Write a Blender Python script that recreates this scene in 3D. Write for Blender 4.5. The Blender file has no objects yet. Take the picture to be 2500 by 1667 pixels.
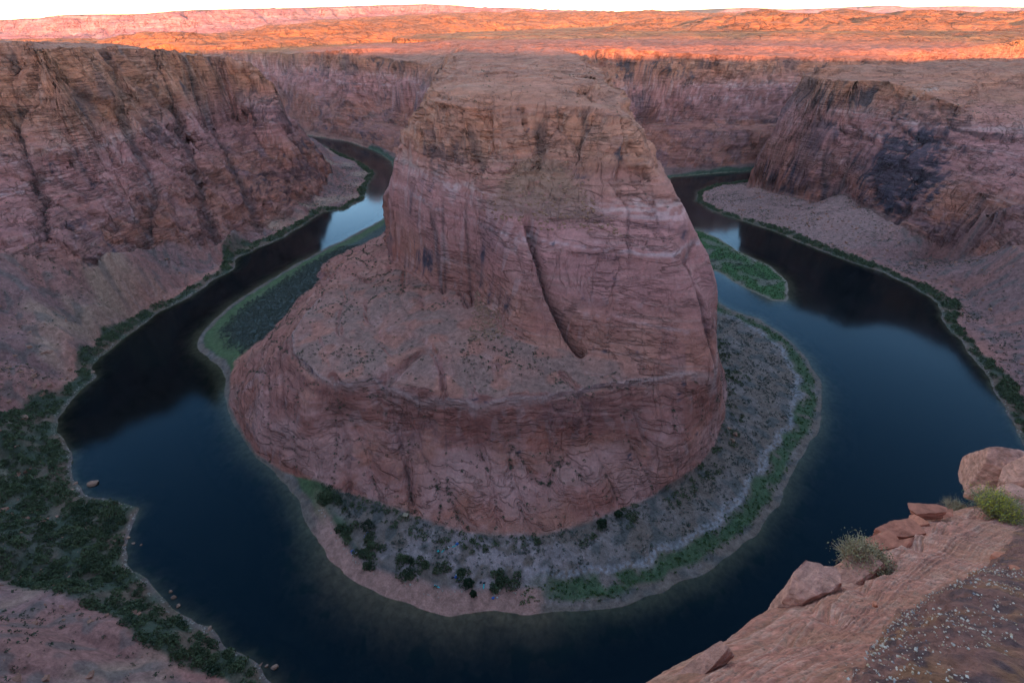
import bpy, math, random, time
import numpy as np
T0 = time.time()
scn = bpy.context.scene
COL = scn.collection
F32 = np.float32

# ------------------------------------------------------------------ camera
CAMZ = 305.0
PITCH = math.radians(35.0)          # looking down
FPX = 1045.0                        # focal length in pixels of a 2352 px wide picture (16 mm)
cam_d = bpy.data.cameras.new('camera')
cam = bpy.data.objects.new('camera', cam_d)
COL.objects.link(cam)
cam.location = (0, 0, CAMZ)
cam.rotation_euler = (math.radians(90) - PITCH, 0, 0)
cam_d.sensor_width = 36.0
cam_d.lens = 36.0 * FPX / 2352.0
cam_d.clip_start = 0.1
cam_d.clip_end = 80000
scn.camera = cam

# ------------------------------------------------------------------ world, sun
SUN_EL, SUN_AZ = math.radians(4.0), math.radians(170.0)   # azimuth clockwise from +Y (behind the camera)
world = bpy.data.worlds.new('World')
scn.world = world
world.use_nodes = True
wn = world.node_tree
wn.nodes.clear()
sky = wn.nodes.new('ShaderNodeTexSky')
sky.sky_type = 'NISHITA'
sky.sun_disc = False
sky.sun_elevation = SUN_EL
sky.sun_rotation = SUN_AZ
sky.altitude = 1200
sky.air_density = 0.8
sky.dust_density = 0.5
sky.ozone_density = 0.95
bg = wn.nodes.new('ShaderNodeBackground')
bg.inputs['Strength'].default_value = 0.15
wo = wn.nodes.new('ShaderNodeOutputWorld')
wn.links.new(sky.outputs[0], bg.inputs[0])
wn.links.new(bg.outputs[0], wo.inputs[0])
sun_d = bpy.data.lights.new('sun', 'SUN')
sun_d.energy = 2.7
sun_d.angle = math.radians(0.6)
sun_d.color = (1.0, 0.43, 0.17)
sun = bpy.data.objects.new('sun', sun_d)
COL.objects.link(sun)
_sd = (math.sin(SUN_AZ) * math.cos(SUN_EL), math.cos(SUN_AZ) * math.cos(SUN_EL), math.sin(SUN_EL))
from mathutils import Vector, Matrix
sun.rotation_euler = Vector(_sd).to_track_quat('Z', 'Y').to_euler()
scn.view_settings.view_transform = 'Standard'
scn.view_settings.look = 'None'
scn.view_settings.exposure = 2.9
scn.view_settings.gamma = 1.0
scn.view_settings.use_curve_mapping = False
scn.cycles.max_bounces = 5
scn.cycles.diffuse_bounces = 3
scn.cycles.glossy_bounces = 3
scn.cycles.transparent_max_bounces = 8
scn.cycles.volume_bounces = 0

# ------------------------------------------------------------------ projection helpers
CP, SP = math.cos(PITCH), math.sin(PITCH)
def ray(u, v):
    dx = (u - 1176.0) / FPX
    dy = -(v - 784.0) / FPX
    return dx, CP + dy * SP, -SP + dy * CP
def PZ(u, v, z):                    # the place seen at (u, v) that lies at height z
    d = ray(u, v)
    t = (z - CAMZ) / d[2]
    return (d[0] * t, d[1] * t, z)
def PY(u, v, y):                    # the place seen at (u, v) that lies at distance y
    d = ray(u, v)
    t = y / d[1]
    return (d[0] * t, y, CAMZ + d[2] * t)

# ------------------------------------------------------------------ noise
_rng = np.random.RandomState(7)
_perm = np.concatenate([_rng.permutation(4096)] * 2).astype(np.int32)
_g3 = _rng.normal(size=(4096, 3)).astype(F32)
_g3 /= np.linalg.norm(_g3, axis=1)[:, None]
_g2a = _rng.uniform(0, 2 * np.pi, 4096)
_g2 = np.stack([np.cos(_g2a), np.sin(_g2a)], 1).astype(F32)
def _fade(t):
    return t * t * t * (t * (t * 6 - 15) + 10)
def n2(x, y, s, seed=0):
    x = np.asarray(x, F32) / F32(s) + F32(seed * 17.31)
    y = np.asarray(y, F32) / F32(s) + F32(seed * 9.77)
    xi = np.floor(x).astype(np.int32); yi = np.floor(y).astype(np.int32)
    xf = x - xi; yf = y - yi
    u = _fade(xf); v = _fade(yf)
    a0 = _perm[xi & 4095]; a1 = _perm[(xi + 1) & 4095]
    y0 = yi & 4095; y1 = (yi + 1) & 4095
    def g(a, b, dx, dy):
        q = _g2[_perm[(a + b) & 4095]]
        return q[..., 0] * dx + q[..., 1] * dy
    n00 = g(a0, y0, xf, yf); n10 = g(a1, y0, xf - 1, yf)
    n01 = g(a0, y1, xf, yf - 1); n11 = g(a1, y1, xf - 1, yf - 1)
    return ((n00 + (n10 - n00) * u) * (1 - v) + (n01 + (n11 - n01) * u) * v) * F32(1.5)
def n3(x, y, z, s, seed=0, sz=None):
    sz = sz or s
    x = np.asarray(x, F32) / F32(s) + F32(seed * 13.7)
    y = np.asarray(y, F32) / F32(s) + F32(seed * 7.9)
    z = np.asarray(z, F32) / F32(sz) + F32(seed * 3.3)
    xi = np.floor(x).astype(np.int32); yi = np.floor(y).astype(np.int32); zi = np.floor(z).astype(np.int32)
    xf = x - xi; yf = y - yi; zf = z - zi
    u = _fade(xf); v = _fade(yf); w = _fade(zf)
    r = 0
    for i in (0, 1):
        pa = _perm[(xi + i) & 4095]
        wx = u if i else 1 - u
        for j in (0, 1):
            pb = _perm[(pa + yi + j) & 4095]
            wy = wx * (v if j else 1 - v)
            for k in (0, 1):
                q = _g3[_perm[(pb + zi + k) & 4095]]
                r = r + wy * (w if k else 1 - w) * (q[..., 0] * (xf - i) + q[..., 1] * (yf - j) + q[..., 2] * (zf - k))
    return r * F32(1.5)
def f2(x, y, s, o=4, seed=0, gain=0.5):
    r = 0; a = 1.0
    for i in range(o):
        r = r + a * n2(x, y, s / (2.03 ** i), seed + i * 3)
        a *= gain
    return r
def sm(e0, e1, x):
    t = np.clip((x - e0) / (e1 - e0), 0, 1)
    return t * t * (3 - 2 * t)
def ridg(n):                        # sharp crease noise, 0 in the crease .. 1 away
    return np.minimum(np.abs(n) * 4.0, 1.0)

# ------------------------------------------------------------------ contour map
def poly_field(pts, gx, gy, closed=True):
    """signed distance (positive inside) and height of the nearest point of a contour."""
    P = np.array([(p[0], p[1]) for p in pts], F32); Z = np.array([p[2] for p in pts], F32)
    n = len(P)
    best = np.full(gx.shape, 1e12, F32); zz = np.zeros(gx.shape, F32); ins = np.zeros(gx.shape, bool)
    for i in range(n):
        a = P[i]; b = P[(i + 1) % n]; ab = b - a; L2 = float(ab @ ab) + 1e-9
        if closed or i < n - 1:
            t = np.clip(((gx - a[0]) * ab[0] + (gy - a[1]) * ab[1]) / L2, 0, 1)
            d = (gx - a[0] - t * ab[0]) ** 2 + (gy - a[1] - t * ab[1]) ** 2
            m = d < best
            best = np.where(m, d, best); zz = np.where(m, Z[i] + (Z[(i + 1) % n] - Z[i]) * t, zz)
        c = ((a[1] > gy) != (b[1] > gy))
        if abs(b[1] - a[1]) > 1e-9:
            ins ^= c & (gx < (b[0] - a[0]) * (gy - a[1]) / (b[1] - a[1]) + a[0])
    d = np.sqrt(best)
    return np.where(ins, d, -d), zz
def blur(a, k):
    for _ in range(k):
        p = np.pad(a, 1, mode='edge')
        a = (p[:-2, 1:-1] + p[2:, 1:-1] + 2 * p[1:-1, 1:-1]) / 4
        p = np.pad(a, 1, mode='edge')
        a = (p[1:-1, :-2] + p[1:-1, 2:] + 2 * p[1:-1, 1:-1]) / 4
    return a
class Raster:
    def __init__(s, x0, x1, y0, y1, c):
        s.x0, s.y0, s.c = x0, y0, c
        xs = np.arange(x0, x1 + c, c, dtype=F32); ys = np.arange(y0, y1 + c, c, dtype=F32)
        s.gx, s.gy = np.meshgrid(xs, ys); s.ny, s.nx = s.gx.shape
        s.f = {}
    def add(s, name, pts, closed=True, zb=6):
        d, z = poly_field(pts, s.gx, s.gy, closed)
        s.f[name] = (d, blur(z, zb))
    def locate(s, x, y):
        fx = np.clip((x - s.x0) / s.c, 0, s.nx - 1.001); fy = np.clip((y - s.y0) / s.c, 0, s.ny - 1.001)
        ix = fx.astype(np.int32); iy = fy.astype(np.int32)
        s.L = (iy * s.nx + ix, (fx - ix).astype(F32), (fy - iy).astype(F32))
    def get(s, a):
        i, tx, ty = s.L; a = a.ravel()
        return (a[i] * (1 - tx) + a[i + 1] * tx) * (1 - ty) + (a[i + s.nx] * (1 - tx) + a[i + s.nx + 1] * tx) * ty
    def sd(s, n): return s.get(s.f[n][0])
    def z(s, n): return s.get(s.f[n][1])

def mix(*parts):                    # a list of (u, v, z) pixels or ('w', x, y, z) plan points -> plan points
    out = []
    for p in parts:
        out.append((p[1], p[2], p[3]) if p[0] == 'w' else PZ(*p))
    return out
W = 'w'
FARL = [(W, -6000, 9000, 0)]
def setz(l, z): return [(a[0], a[1], a[2], z) if a[0] == 'w' else (a[0], a[1], z) for a in l]

IN = {}   # inner land: peninsula, its neck and the country beyond
IN['p0'] = mix((W, -9000, 9000, 0), (W, -3000, 3600, 0), (W, -1500, 2300, 0), (W, -950, 1800, 0),
    (715, 312, 0), (800, 325, 0), (870, 350, 0), (900, 372, 0), (W, -280, 1130, 0), (W, -258, 1000, 0), (W, -248, 900, 0),
    (880, 505, 0), (800, 545, 0), (740, 575, 0), (670, 612, 0), (600, 655, 0), (530, 700, 0), (480, 745, 0), (455, 775, 0),
    (455, 800, 0), (490, 830, 0), (510, 850, 0), (516, 880, 0), (523, 935, 0), (540, 985, 0), (585, 1050, 0), (640, 1092, 0),
    (662, 1115, 0), (690, 1160, 0), (720, 1225, 0), (765, 1290, 0), (820, 1340, 0), (895, 1372, 0), (960, 1400, 0), (1040, 1412, 0),
    (1120, 1405, 0), (1250, 1410, 0), (1400, 1398, 0), (1520, 1360, 0), (1640, 1300, 0), (1740, 1220, 0), (1785, 1160, 0), (1810, 1110, 0),
    (1835, 1060, 0), (1878, 1000, 0), (1890, 930, 0), (1885, 880, 0), (1850, 815, 0), (1800, 770, 0), (1740, 732, 0), (1680, 712, 0),
    (W, 262, 560, 0), (W, 242, 650, 0), (W, 232, 750, 0), (W, 240, 850, 0), (W, 270, 950, 0), (W, 320, 1050, 0),
    (1545, 407, 0), (1600, 402, 0), (1660, 397, 0), (1715, 393, 0), (W, 700, 1225, 0), (W, 900, 1290, 0), (W, 1300, 1420, 0), (W, 3000, 2300, 0), (W, 9000, 5000, 0), (W, 9000, 9000, 0))
IN['p1'] = mix((W, -9000, 9100, 10), (W, -3000, 3660, 12), (W, -1500, 2360, 12), (W, -930, 1850, 12),
    (730, 302, 12), (805, 313, 12), (870, 335, 12), (905, 352, 12), (W, -262, 1130, 10), (W, -240, 1000, 10), (W, -226, 900, 9),
    (W, -215, 780, 8), (878, 545, 8), (800, 572, 8), (748, 600, 8), (735, 640, 8), (685, 690, 8), (630, 758, 8), (580, 793, 8), (540, 826, 7), (528, 870, 2), (528, 930, 1.5),
    (548, 985, 1.5), (592, 1048, 1.5), (645, 1088, 2.5), (700, 1098, 6), (760, 1120, 7), (830, 1140, 7), (900, 1165, 8), (980, 1192, 8),
    (1050, 1222, 8), (1150, 1230, 8), (1250, 1225, 8), (1330, 1205, 8), (1400, 1180, 8), (1480, 1150, 8), (1545, 1120, 8),
    (1600, 1080, 8), (1640, 1030, 8), (1662, 960, 8), (1668, 900, 8), (1665, 860, 8), (W, 222, 420, 8), (W, 222, 480, 8),
    (W, 215, 560, 8), (W, 205, 650, 8), (W, 200, 750, 8), (W, 208, 860, 10), (W, 235, 970, 12), (W, 290, 1075, 12),
    (1500, 385, 12), (1600, 385, 12), (1660, 382, 12), (1720, 376, 12), (W, 700, 1240, 12), (W, 900, 1305, 12), (W, 1300, 1436, 12), (W, 3000, 2350, 12), (W, 9000, 5100, 12), (W, 9000, 9100, 12))
FARW = lambda z: [(W, -9000, 9300, z), (W, -3000, 3800, z), (W, -1500, 2500, z)]
FARE = lambda z: [(W, 1500, 1600, z), (W, 3000, 2450, z), (W, 9000, 5300, z), (W, 9000, 9300, z)]
# lower edge of the steep walls (apron shoulder round the bench, talus top elsewhere)
IN['p2'] = mix(*FARW(45), (W, -900, 1905, 45), (715, 285, 38), (800, 292, 38), (870, 305, 38), (925, 320, 38), (W, -225, 1130, 38), (W, -210, 1000, 34), (W, -202, 900, 30),
    (W, -196, 780, 26), (886, 548, 26), (815, 575, 26), (768, 605, 28), (745, 650, 30), (700, 700, 34), (650, 760, 36), (618, 800, 36), (592, 850, 36), (600, 905, 36), (640, 950, 36), (690, 975, 38),
    (750, 985, 34), (850, 995, 34), (1000, 1003, 33), (1150, 1022, 33), (1300, 1032, 32), (1450, 1025, 34), (1560, 1010, 42),
    (1630, 950, 46), (1655, 905, 50), (W, 212, 395, 45), (W, 214, 450, 40), (W, 205, 500, 40),
    (W, 198, 560, 40), (W, 188, 650, 40), (W, 184, 750, 42), (W, 190, 860, 50), (W, 212, 975, 60), (W, 262, 1100, 75),
    (1490, 300, 82), (1600, 298, 85), (1700, 305, 80), (1800, 300, 80), (W, 950, 1380, 70), *FARE(60))
IN['p3'] = mix(*FARW(60), (W, -880, 1915, 60), (700, 262, 62), (800, 268, 62), (870, 275, 60), (935, 292, 55), (W, -212, 1130, 60), (W, -198, 1000, 56), (W, -194, 900, 46),
    (W, -190, 780, 38), (890, 552, 38), (840, 578, 42), (790, 605, 50), (758, 650, 56), (712, 702, 62), (668, 765, 67), (672, 805, 69), (735, 862, 70), (800, 880, 71),
    (860, 872, 71), (888, 884, 70), (950, 903, 70), (1050, 917, 70), (1130, 918, 70), (1250, 910, 70), (1350, 895, 71), (1450, 880, 72), (1525, 866, 75),
    (1600, 862, 78), (1652, 858, 80), (W, 205, 400, 70), (W, 206, 450, 60), (W, 198, 500, 55),
    (W, 190, 560, 55), (W, 181, 650, 55), (W, 177, 750, 60), (W, 182, 860, 70), (W, 204, 980, 80), (W, 250, 1110, 92),
    (1480, 278, 98), (1600, 276, 100), (1700, 280, 98), (1800, 280, 95), (W, 955, 1395, 90), *FARE(80))
# foot of the great wall
IN['p4'] = mix(*FARW(70), (W, -875, 1920, 70), (700, 240, 92), (800, 240, 92), (870, 245, 90), (945, 262, 85), (W, -206, 1130, 90), (W, -190, 1000, 84), (W, -187, 900, 64),
    (W, -184, 780, 52), (887, 558, 44), (905, 580, 50), (950, 622, 58), (1000, 660, 66), (1050, 664, 70), (1085, 655, 76), (1118, 690, 78), (1155, 715, 78), (1146, 762, 77), (1230, 790, 78),
    (1335, 808, 78), (1400, 820, 79), (1500, 838, 81), (1600, 849, 83), (1648, 850, 84), (W, 200, 405, 84), (W, 200, 450, 78), (W, 192, 500, 72),
    (W, 184, 560, 70), (W, 175, 650, 70), (W, 171, 750, 75), (W, 176, 860, 85), (W, 197, 985, 100), (W, 240, 1120, 112),
    (1470, 258, 118), (1600, 255, 120), (1700, 258, 118), (1850, 260, 115), (W, 960, 1405, 110), *FARE(100))
IN['p5'] = mix(*FARW(110), (W, -870, 1925, 110), (690, 215, 130), (800, 215, 130), (870, 220, 128), (955, 235, 120), (W, -190, 1130, 130), (W, -176, 1000, 120), (W, -176, 900, 108),
    (W, -174, 780, 100), (887, 525, 96), (905, 528, 100), (950, 565, 108), (1010, 603, 112), (1060, 610, 112), (1100, 600, 118), (1130, 622, 118), (1165, 640, 115), (1200, 665, 112), (1290, 690, 112),
    (1345, 690, 113), (1450, 702, 113), (1580, 718, 112), (1640, 722, 112), (1668, 705, 108), (W, 191, 425, 108), (W, 188, 470, 108), (W, 182, 510, 105),
    (W, 174, 560, 105), (W, 164, 650, 108), (W, 160, 750, 110), (W, 164, 860, 120), (W, 184, 990, 130), (W, 225, 1130, 140),
    (1455, 230, 145), (1600, 226, 148), (1700, 230, 145), (1880, 235, 140), (W, 975, 1415, 140), *FARE(130))
# lip of the great wall
IN['p6'] = mix(*FARW(140), (W, -865, 1930, 140), (685, 195, 160), (800, 195, 160), (870, 195, 158), (962, 215, 148), (W, -176, 1130, 158), (W, -163, 1000, 150), (W, -168, 900, 142),
    (W, -166, 780, 140), (886, 480, 136), (892, 430, 150), (912, 432, 148), (960, 470, 148), (1005, 501, 147), (1067, 545, 143), (1143, 568, 145), (1222, 570, 147), (1330, 577, 147),
    (1445, 588, 147), (1563, 597, 146), (1572, 575, 144), (1622, 592, 136), (1656, 640, 130), (W, 178, 410, 138), (W, 174, 470, 140), (W, 170, 510, 140),
    (W, 162, 560, 140), (W, 155, 650, 142), (W, 151, 750, 145), (W, 154, 860, 150), (W, 174, 995, 158), (W, 212, 1140, 165),
    (1440, 205, 172), (1600, 200, 175), (1700, 205, 172), (1900, 205, 165), (W, 985, 1425, 165), *FARE(150))
IN['p7'] = mix(*FARW(150), (W, -862, 1934, 150), (682, 182, 175), (800, 182, 175), (870, 182, 172), (966, 200, 162), (W, -170, 1130, 168), (W, -157, 1000, 162), (W, -161, 900, 156),
    (W, -158, 780, 156), (W, -152, 690, 156), (896, 398, 158), (930, 405, 162), (1000, 438, 165), (1090, 468, 166), (1222, 500, 166), (1350, 503, 166), (1480, 515, 166), (1562, 522, 165),
    (1600, 520, 160), (1607, 545, 150), (W, 167, 440, 150), (W, 166, 480, 154), (W, 162, 520, 155), (W, 156, 560, 156), (W, 148, 650, 158), (W, 145, 750, 160), (W, 148, 860, 163),
    (W, 168, 998, 170), (W, 205, 1145, 176), (1435, 192, 184), (1600, 188, 187), (1700, 192, 184), (1910, 190, 178), (W, 990, 1430, 178), *FARE(165))
IN['p8'] = mix(*FARW(165), (W, -858, 1940, 165), (678, 170, 190), (800, 170, 190), (870, 168, 188), (972, 185, 176), (W, -162, 1130, 180), (W, -150, 1000, 178), (W, -152, 900, 176),
    (W, -146, 780, 174), (W, -138, 690, 172), (912, 350, 186), (942, 328, 196), (985, 338, 200), (1060, 356, 202), (1120, 370, 202), (1180, 366, 203), (1260, 362, 205), (1340, 370, 204),
    (1400, 383, 202), (1470, 392, 200), (1528, 398, 198), (W, 155, 480, 180), (W, 150, 520, 182), (W, 145, 570, 184), (W, 139, 650, 186), (W, 137, 750, 188), (W, 142, 860, 190),
    (W, 160, 1000, 195), (W, 198, 1150, 198), (1425, 175, 200), (1600, 172, 202), (1700, 178, 200), (1920, 175, 195), (W, 995, 1436, 195), *FARE(180))
IN['p9'] = mix(*FARW(200), (W, -850, 1950, 200), (660, 145, 222), (800, 138, 225), (870, 132, 224), (985, 150, 212), (W, -140, 1130, 222), (W, -124, 1000, 222), (W, -124, 900, 220),
    (W, -118, 780, 228), (W, -108, 670, 230), (950, 292, 220), (965, 258, 234), (988, 232, 242), (1068, 240, 243), (1101, 233, 245), (1231, 232, 245), (1324, 238, 245), (1385, 250, 242),
    (1432, 264, 238), (1470, 300, 225), (1500, 338, 211), (W, 136, 480, 214), (W, 128, 530, 226), (W, 126, 590, 230), (W, 127, 650, 230), (W, 128, 750, 226), (W, 130, 860, 228),
    (W, 142, 1005, 230), (W, 165, 1165, 232), (1410, 138, 232), (1600, 140, 228), (1700, 148, 226), (1940, 152, 220), (W, 1005, 1446, 220), *FARE(210))
IN['p10'] = mix(*FARW(215), (W, -845, 1956, 215), (640, 130, 236), (700, 122, 238), (800, 113, 241), (900, 109, 241), (1000, 112, 240), (1035, 118, 240), (W, -132, 1130, 246), (W, -112, 1000, 246), (W, -112, 900, 244),
    (W, -104, 780, 247), (W, -98, 660, 247), (990, 205, 249), (1040, 203, 251), (1114, 206, 251), (1200, 204, 251), (1290, 200, 251), (1350, 190, 252), (1402, 184, 251), (1408, 200, 248), (1420, 240, 241),
    (W, 122, 560, 244), (W, 121, 650, 249), (W, 121, 750, 251), (W, 122, 860, 250), (W, 125, 1005, 253), (W, 122, 1150, 255), (1320, 118, 255), (1400, 113, 254), (1500, 117, 250), (1650, 126, 243),
    (1800, 130, 240), (1930, 132, 238), (2010, 134, 236), (W, 1100, 1480, 236), *FARE(225))
IN['p11'] = mix(*FARW(235), (W, -800, 2150, 240), (W, -560, 1960, 245), (W, -300, 1880, 250), (W, -150, 1600, 255), (W, -95, 1200, 257), (W, -90, 1000, 255), (W, -85, 850, 252),
    (1075, 156, 257), (1110, 166, 257), (1230, 167, 257), (1325, 161, 257), (1345, 148, 258), (W, 112, 850, 256), (W, 113, 1000, 258), (W, 108, 1160, 261), (W, 140, 1260, 262), (W, 280, 1380, 260), (W, 520, 1480, 255), (W, 800, 1530, 250),
    (W, 1150, 1600, 245), *FARE(240))

OUT = {}  # outer land: near rim, left wall, right wall
SOUTH = lambda z: [(W, 9000, -9000, z), (W, -9000, -9000, z)]
OUT['o0'] = mix((W, -9000, 8200, 0), (W, -3000, 3000, 0), (W, -1500, 2080, 0), (W, -960, 1640, 0), (W, -760, 1500, 0), (722, 322, 0), (775, 350, 0), (825, 370, 0), (866, 398, 0),
    (845, 425, 0), (840, 455, 0), (795, 482, 0), (742, 487, 0), (700, 515, 0), (650, 545, 0), (590, 572, 0), (545, 592, 0), (535, 620, 0), (480, 650, 0),
    (430, 685, 0), (370, 715, 0), (300, 765, 0), (230, 820, 0), (213, 845, 0), (222, 862, 0), (170, 915, 0), (135, 960, 0), (130, 1000, 0), (165, 1040, 0),
    (165, 1100, 0), (190, 1135, 0), (270, 1150, 0), (312, 1170, 0), (292, 1230, 0), (290, 1290, 0), (330, 1330, 0), (390, 1375, 0), (450, 1430, 0),
    (530, 1490, 0), (600, 1530, 0), (640, 1568, 0), (W, -95, 82, 0), (W, -40, 62, 0), (W, 40, 56, 0), (W, 120, 62, 0), (W, 230, 100, 0), (W, 340, 160, 0), (W, 425, 225, 0),
    (2345, 1000, 0), (2318, 960, 0), (2290, 905, 0), (2250, 845, 0), (2205, 782, 0), (2168, 745, 0), (2158, 700, 0), (2100, 660, 0), (2030, 627, 0), (1940, 597, 0),
    (1850, 562, 0), (1780, 532, 0), (1700, 507, 0), (1640, 488, 0), (1598, 462, 0), (1600, 440, 0), (1640, 424, 0), (1700, 417, 0), (W, 620, 1108, 0), (W, 700, 1130, 0), (W, 900, 1190, 0), (W, 1300, 1300, 0), (W, 3000, 2080, 0), (W, 9000, 4700, 0),
    *SOUTH(0))
OUT['o1'] = mix((W, -9000, 8120, 10), (W, -3000, 2900, 12), (W, -1500, 2000, 12), (W, -960, 1590, 12), (W, -745, 1430, 12), (728, 335, 10), (762, 362, 9), (775, 395, 8),
    (770, 430, 7), (735, 455, 7), (705, 480, 7), (660, 512, 7), (600, 540, 7), (560, 562, 7), (520, 585, 7), (490, 610, 8), (440, 640, 9),
    (390, 668, 9), (340, 695, 9), (270, 745, 9), (205, 795, 9), (160, 850, 8), (120, 900, 8), (90, 950, 8), (60, 1000, 8), (60, 1070, 8), (30, 1130, 8),
    (10, 1200, 8), (20, 1280, 8), (60, 1330, 8), (130, 1345, 8), (220, 1322, 8), (290, 1352, 7), (360, 1405, 7), (430, 1455, 7), (500, 1510, 7), (570, 1568, 7), (W, -110, 66, 8), (W, -50, 44, 10), (W, 40, 38, 12), (W, 125, 42, 12), (W, 240, 78, 10),
    (W, 355, 138, 9), (W, 455, 205, 8), (W, 510, 280, 8), (2352, 860, 8), (2300, 775, 8), (2240, 700, 8), (2200, 660, 8), (2120, 640, 7), (2120, 620, 7), (2210, 598, 12), (2150, 590, 8), (2040, 598, 7), (1960, 575, 7),
    (1870, 540, 7), (1800, 512, 6), (1720, 488, 6), (1670, 465, 5), (1650, 440, 5), (1680, 428, 5), (1708, 424, 6), (W, 565, 1085, 7), (W, 640, 1095, 8), (W, 700, 1112, 8), (W, 900, 1172, 10), (W, 1300, 1280, 12), (W, 3000, 2000, 12), (W, 9000, 4600, 12),
    *SOUTH(12))
# foot of the cliffs
OUT['o2'] = mix((W, -9000, 8000, 45), (W, -3000, 2800, 50), (W, -1500, 1930, 55), (W, -980, 1540, 55), (W, -760, 1380, 50), (712, 322, 48), (735, 352, 32), (758, 385, 16),
    (757, 425, 10), (722, 450, 10), (690, 475, 10), (640, 505, 12), (590, 530, 13), (548, 555, 14), (505, 560, 24), (455, 560, 36), (400, 560, 48),
    (330, 562, 62), (255, 596, 72), (220, 610, 76), (150, 598, 88), (60, 580, 100), (0, 590, 104), (W, -560, 380, 112), (W, -560, 250, 115), (W, -500, 120, 120), (W, -380, 20, 125), (W, -250, -30, 120), (W, -150, -10, 90), (W, -90, 18, 60), (W, -30, 27, 45), (W, 40, 24, 45),
    (W, 130, 20, 45), (W, 260, 45, 45), (W, 385, 105, 45), (W, 500, 170, 50), (W, 600, 260, 60), (W, 640, 400, 75), (2352, 575, 75), (2310, 560, 66), (2265, 590, 40), (2215, 590, 22), (2170, 565, 30), (2130, 545, 38), (2060, 520, 40), (1990, 478, 44),
    (1930, 445, 45), (1870, 468, 18), (1800, 452, 12), (1755, 440, 10), (1716, 430, 9), (W, 535, 1050, 14), (W, 570, 1074, 14), (W, 640, 1082, 20), (W, 700, 1096, 30), (W, 900, 1152, 40), (W, 1300, 1262, 50), (W, 3000, 1950, 50), (W, 9000, 4500, 50), *SOUTH(50))
OUT['o3'] = mix((W, -9000, 7900, 150), (W, -3000, 2720, 150), (W, -1540, 1880, 150), (W, -1010, 1490, 150), (W, -760, 1330, 140), (690, 290, 110), (672, 285, 130), (640, 300, 130),
    (590, 290, 138), (540, 270, 145), (480, 290, 148), (420, 320, 148), (340, 360, 146), (240, 395, 146), (140, 405, 150), (0, 415, 158), (W, -640, 420, 170), (W, -640, 250, 180), (W, -560, 80, 190), (W, -400, -30, 190), (W, -250, -70, 190), (W, -130, -25, 170), (W, -60, 6, 160), (W, -20, 12, 165), (W, 40, 12, 165),
    (W, 135, 4, 165), (W, 275, 20, 160), (W, 415, 70, 160), (W, 560, 130, 160), (W, 680, 250, 160), (W, 720, 400, 165), (2352, 462, 110), (2310, 478, 98), (2290, 500, 88), (2250, 440, 112), (2200, 400, 120), (2130, 380, 121), (2060, 350, 132), (1990, 330, 135),
    (1920, 345, 112), (1870, 350, 105), (1820, 340, 104), (1765, 335, 100), (1755, 350, 78), (W, 552, 1050, 100), (W, 580, 1066, 110), (W, 650, 1070, 110), (W, 700, 1082, 120), (W, 900, 1134, 130), (W, 1300, 1240, 140), (W, 3000, 1900, 150), (W, 9000, 4400, 150), *SOUTH(150))
# rim
OUT['o4'] = mix((W, -9000, 7700, 230), (W, -3000, 2600, 230), (W, -1600, 1790, 230), (W, -1060, 1420, 228), (W, -790, 1270, 215), (655, 250, 180), (640, 215, 205), (622, 180, 225), (606, 152, 235),
    (545, 138, 246), (480, 130, 254), (440, 128, 258), (418, 119, 264), (360, 113, 270), (300, 109, 273), (200, 110, 277), (95, 112, 281), (70, 100, 284), (0, 99, 285),
    (W, -760, 500, 290), (W, -730, 300, 295), (W, -640, 60, 300), (W, -440, -90, 302), (W, -270, -120, 302), (W, -130, -60, 300), (W, -60, -16, 298), (W, -20, -4, 297), (W, 6, -3, 297),
    (W, 30, -2, 296), (W, 60, -6, 296), (W, 140, -30, 298), (W, 290, -20, 300), (W, 450, 20, 300), (W, 640, 70, 290), (W, 780, 200, 275), (W, 830, 380, 262),
    (W, 850, 520, 225), (W, 850, 640, 200), (2352, 290, 180), (2290, 265, 190), (2200, 245, 201), (2120, 208, 215), (2060, 190, 223), (2005, 182, 224), (1960, 188, 221), (1900, 186, 219), (1862, 180, 218), (1845, 172, 220.3),
    (W, 600, 1052, 220), (W, 650, 1052, 222), (W, 700, 1060, 225), (W, 920, 1110, 230), (W, 1350, 1200, 235), (W, 3000, 1780, 230), (W, 9000, 4200, 230), *SOUTH(230))
OUT['o5'] = mix((W, -9000, 7500, 250), (W, -3000, 2400, 250), (W, -1700, 1650, 250), (W, -1150, 1300, 250), (W, -850, 1150, 250), (W, -720, 1040, 255), (W, -690, 960, 268), (W, -720, 880, 278), (W, -780, 760, 287),
    (W, -840, 600, 292), (W, -830, 300, 298), (W, -740, 20, 303), (W, -500, -170, 306), (W, -280, -220, 306), (W, -120, -160, 305), (W, 0, -110, 305),
    (W, 140, -120, 306), (W, 300, -110, 308), (W, 500, -80, 308), (W, 760, -10, 302), (W, 940, 150, 292), (W, 1020, 380, 280),
    (W, 1060, 600, 262), (W, 1080, 850, 245), (2352, 160, 234.5), (2200, 152, 238), (2100, 150, 239), (2000, 150, 239), (1900, 152, 237), (1885, 155, 235), (W, 720, 1035, 238), (W, 920, 1080, 242), (W, 1400, 1150, 248), (W, 3000, 1600, 250), (W, 9000, 4000, 250), *SOUTH(250))

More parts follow.
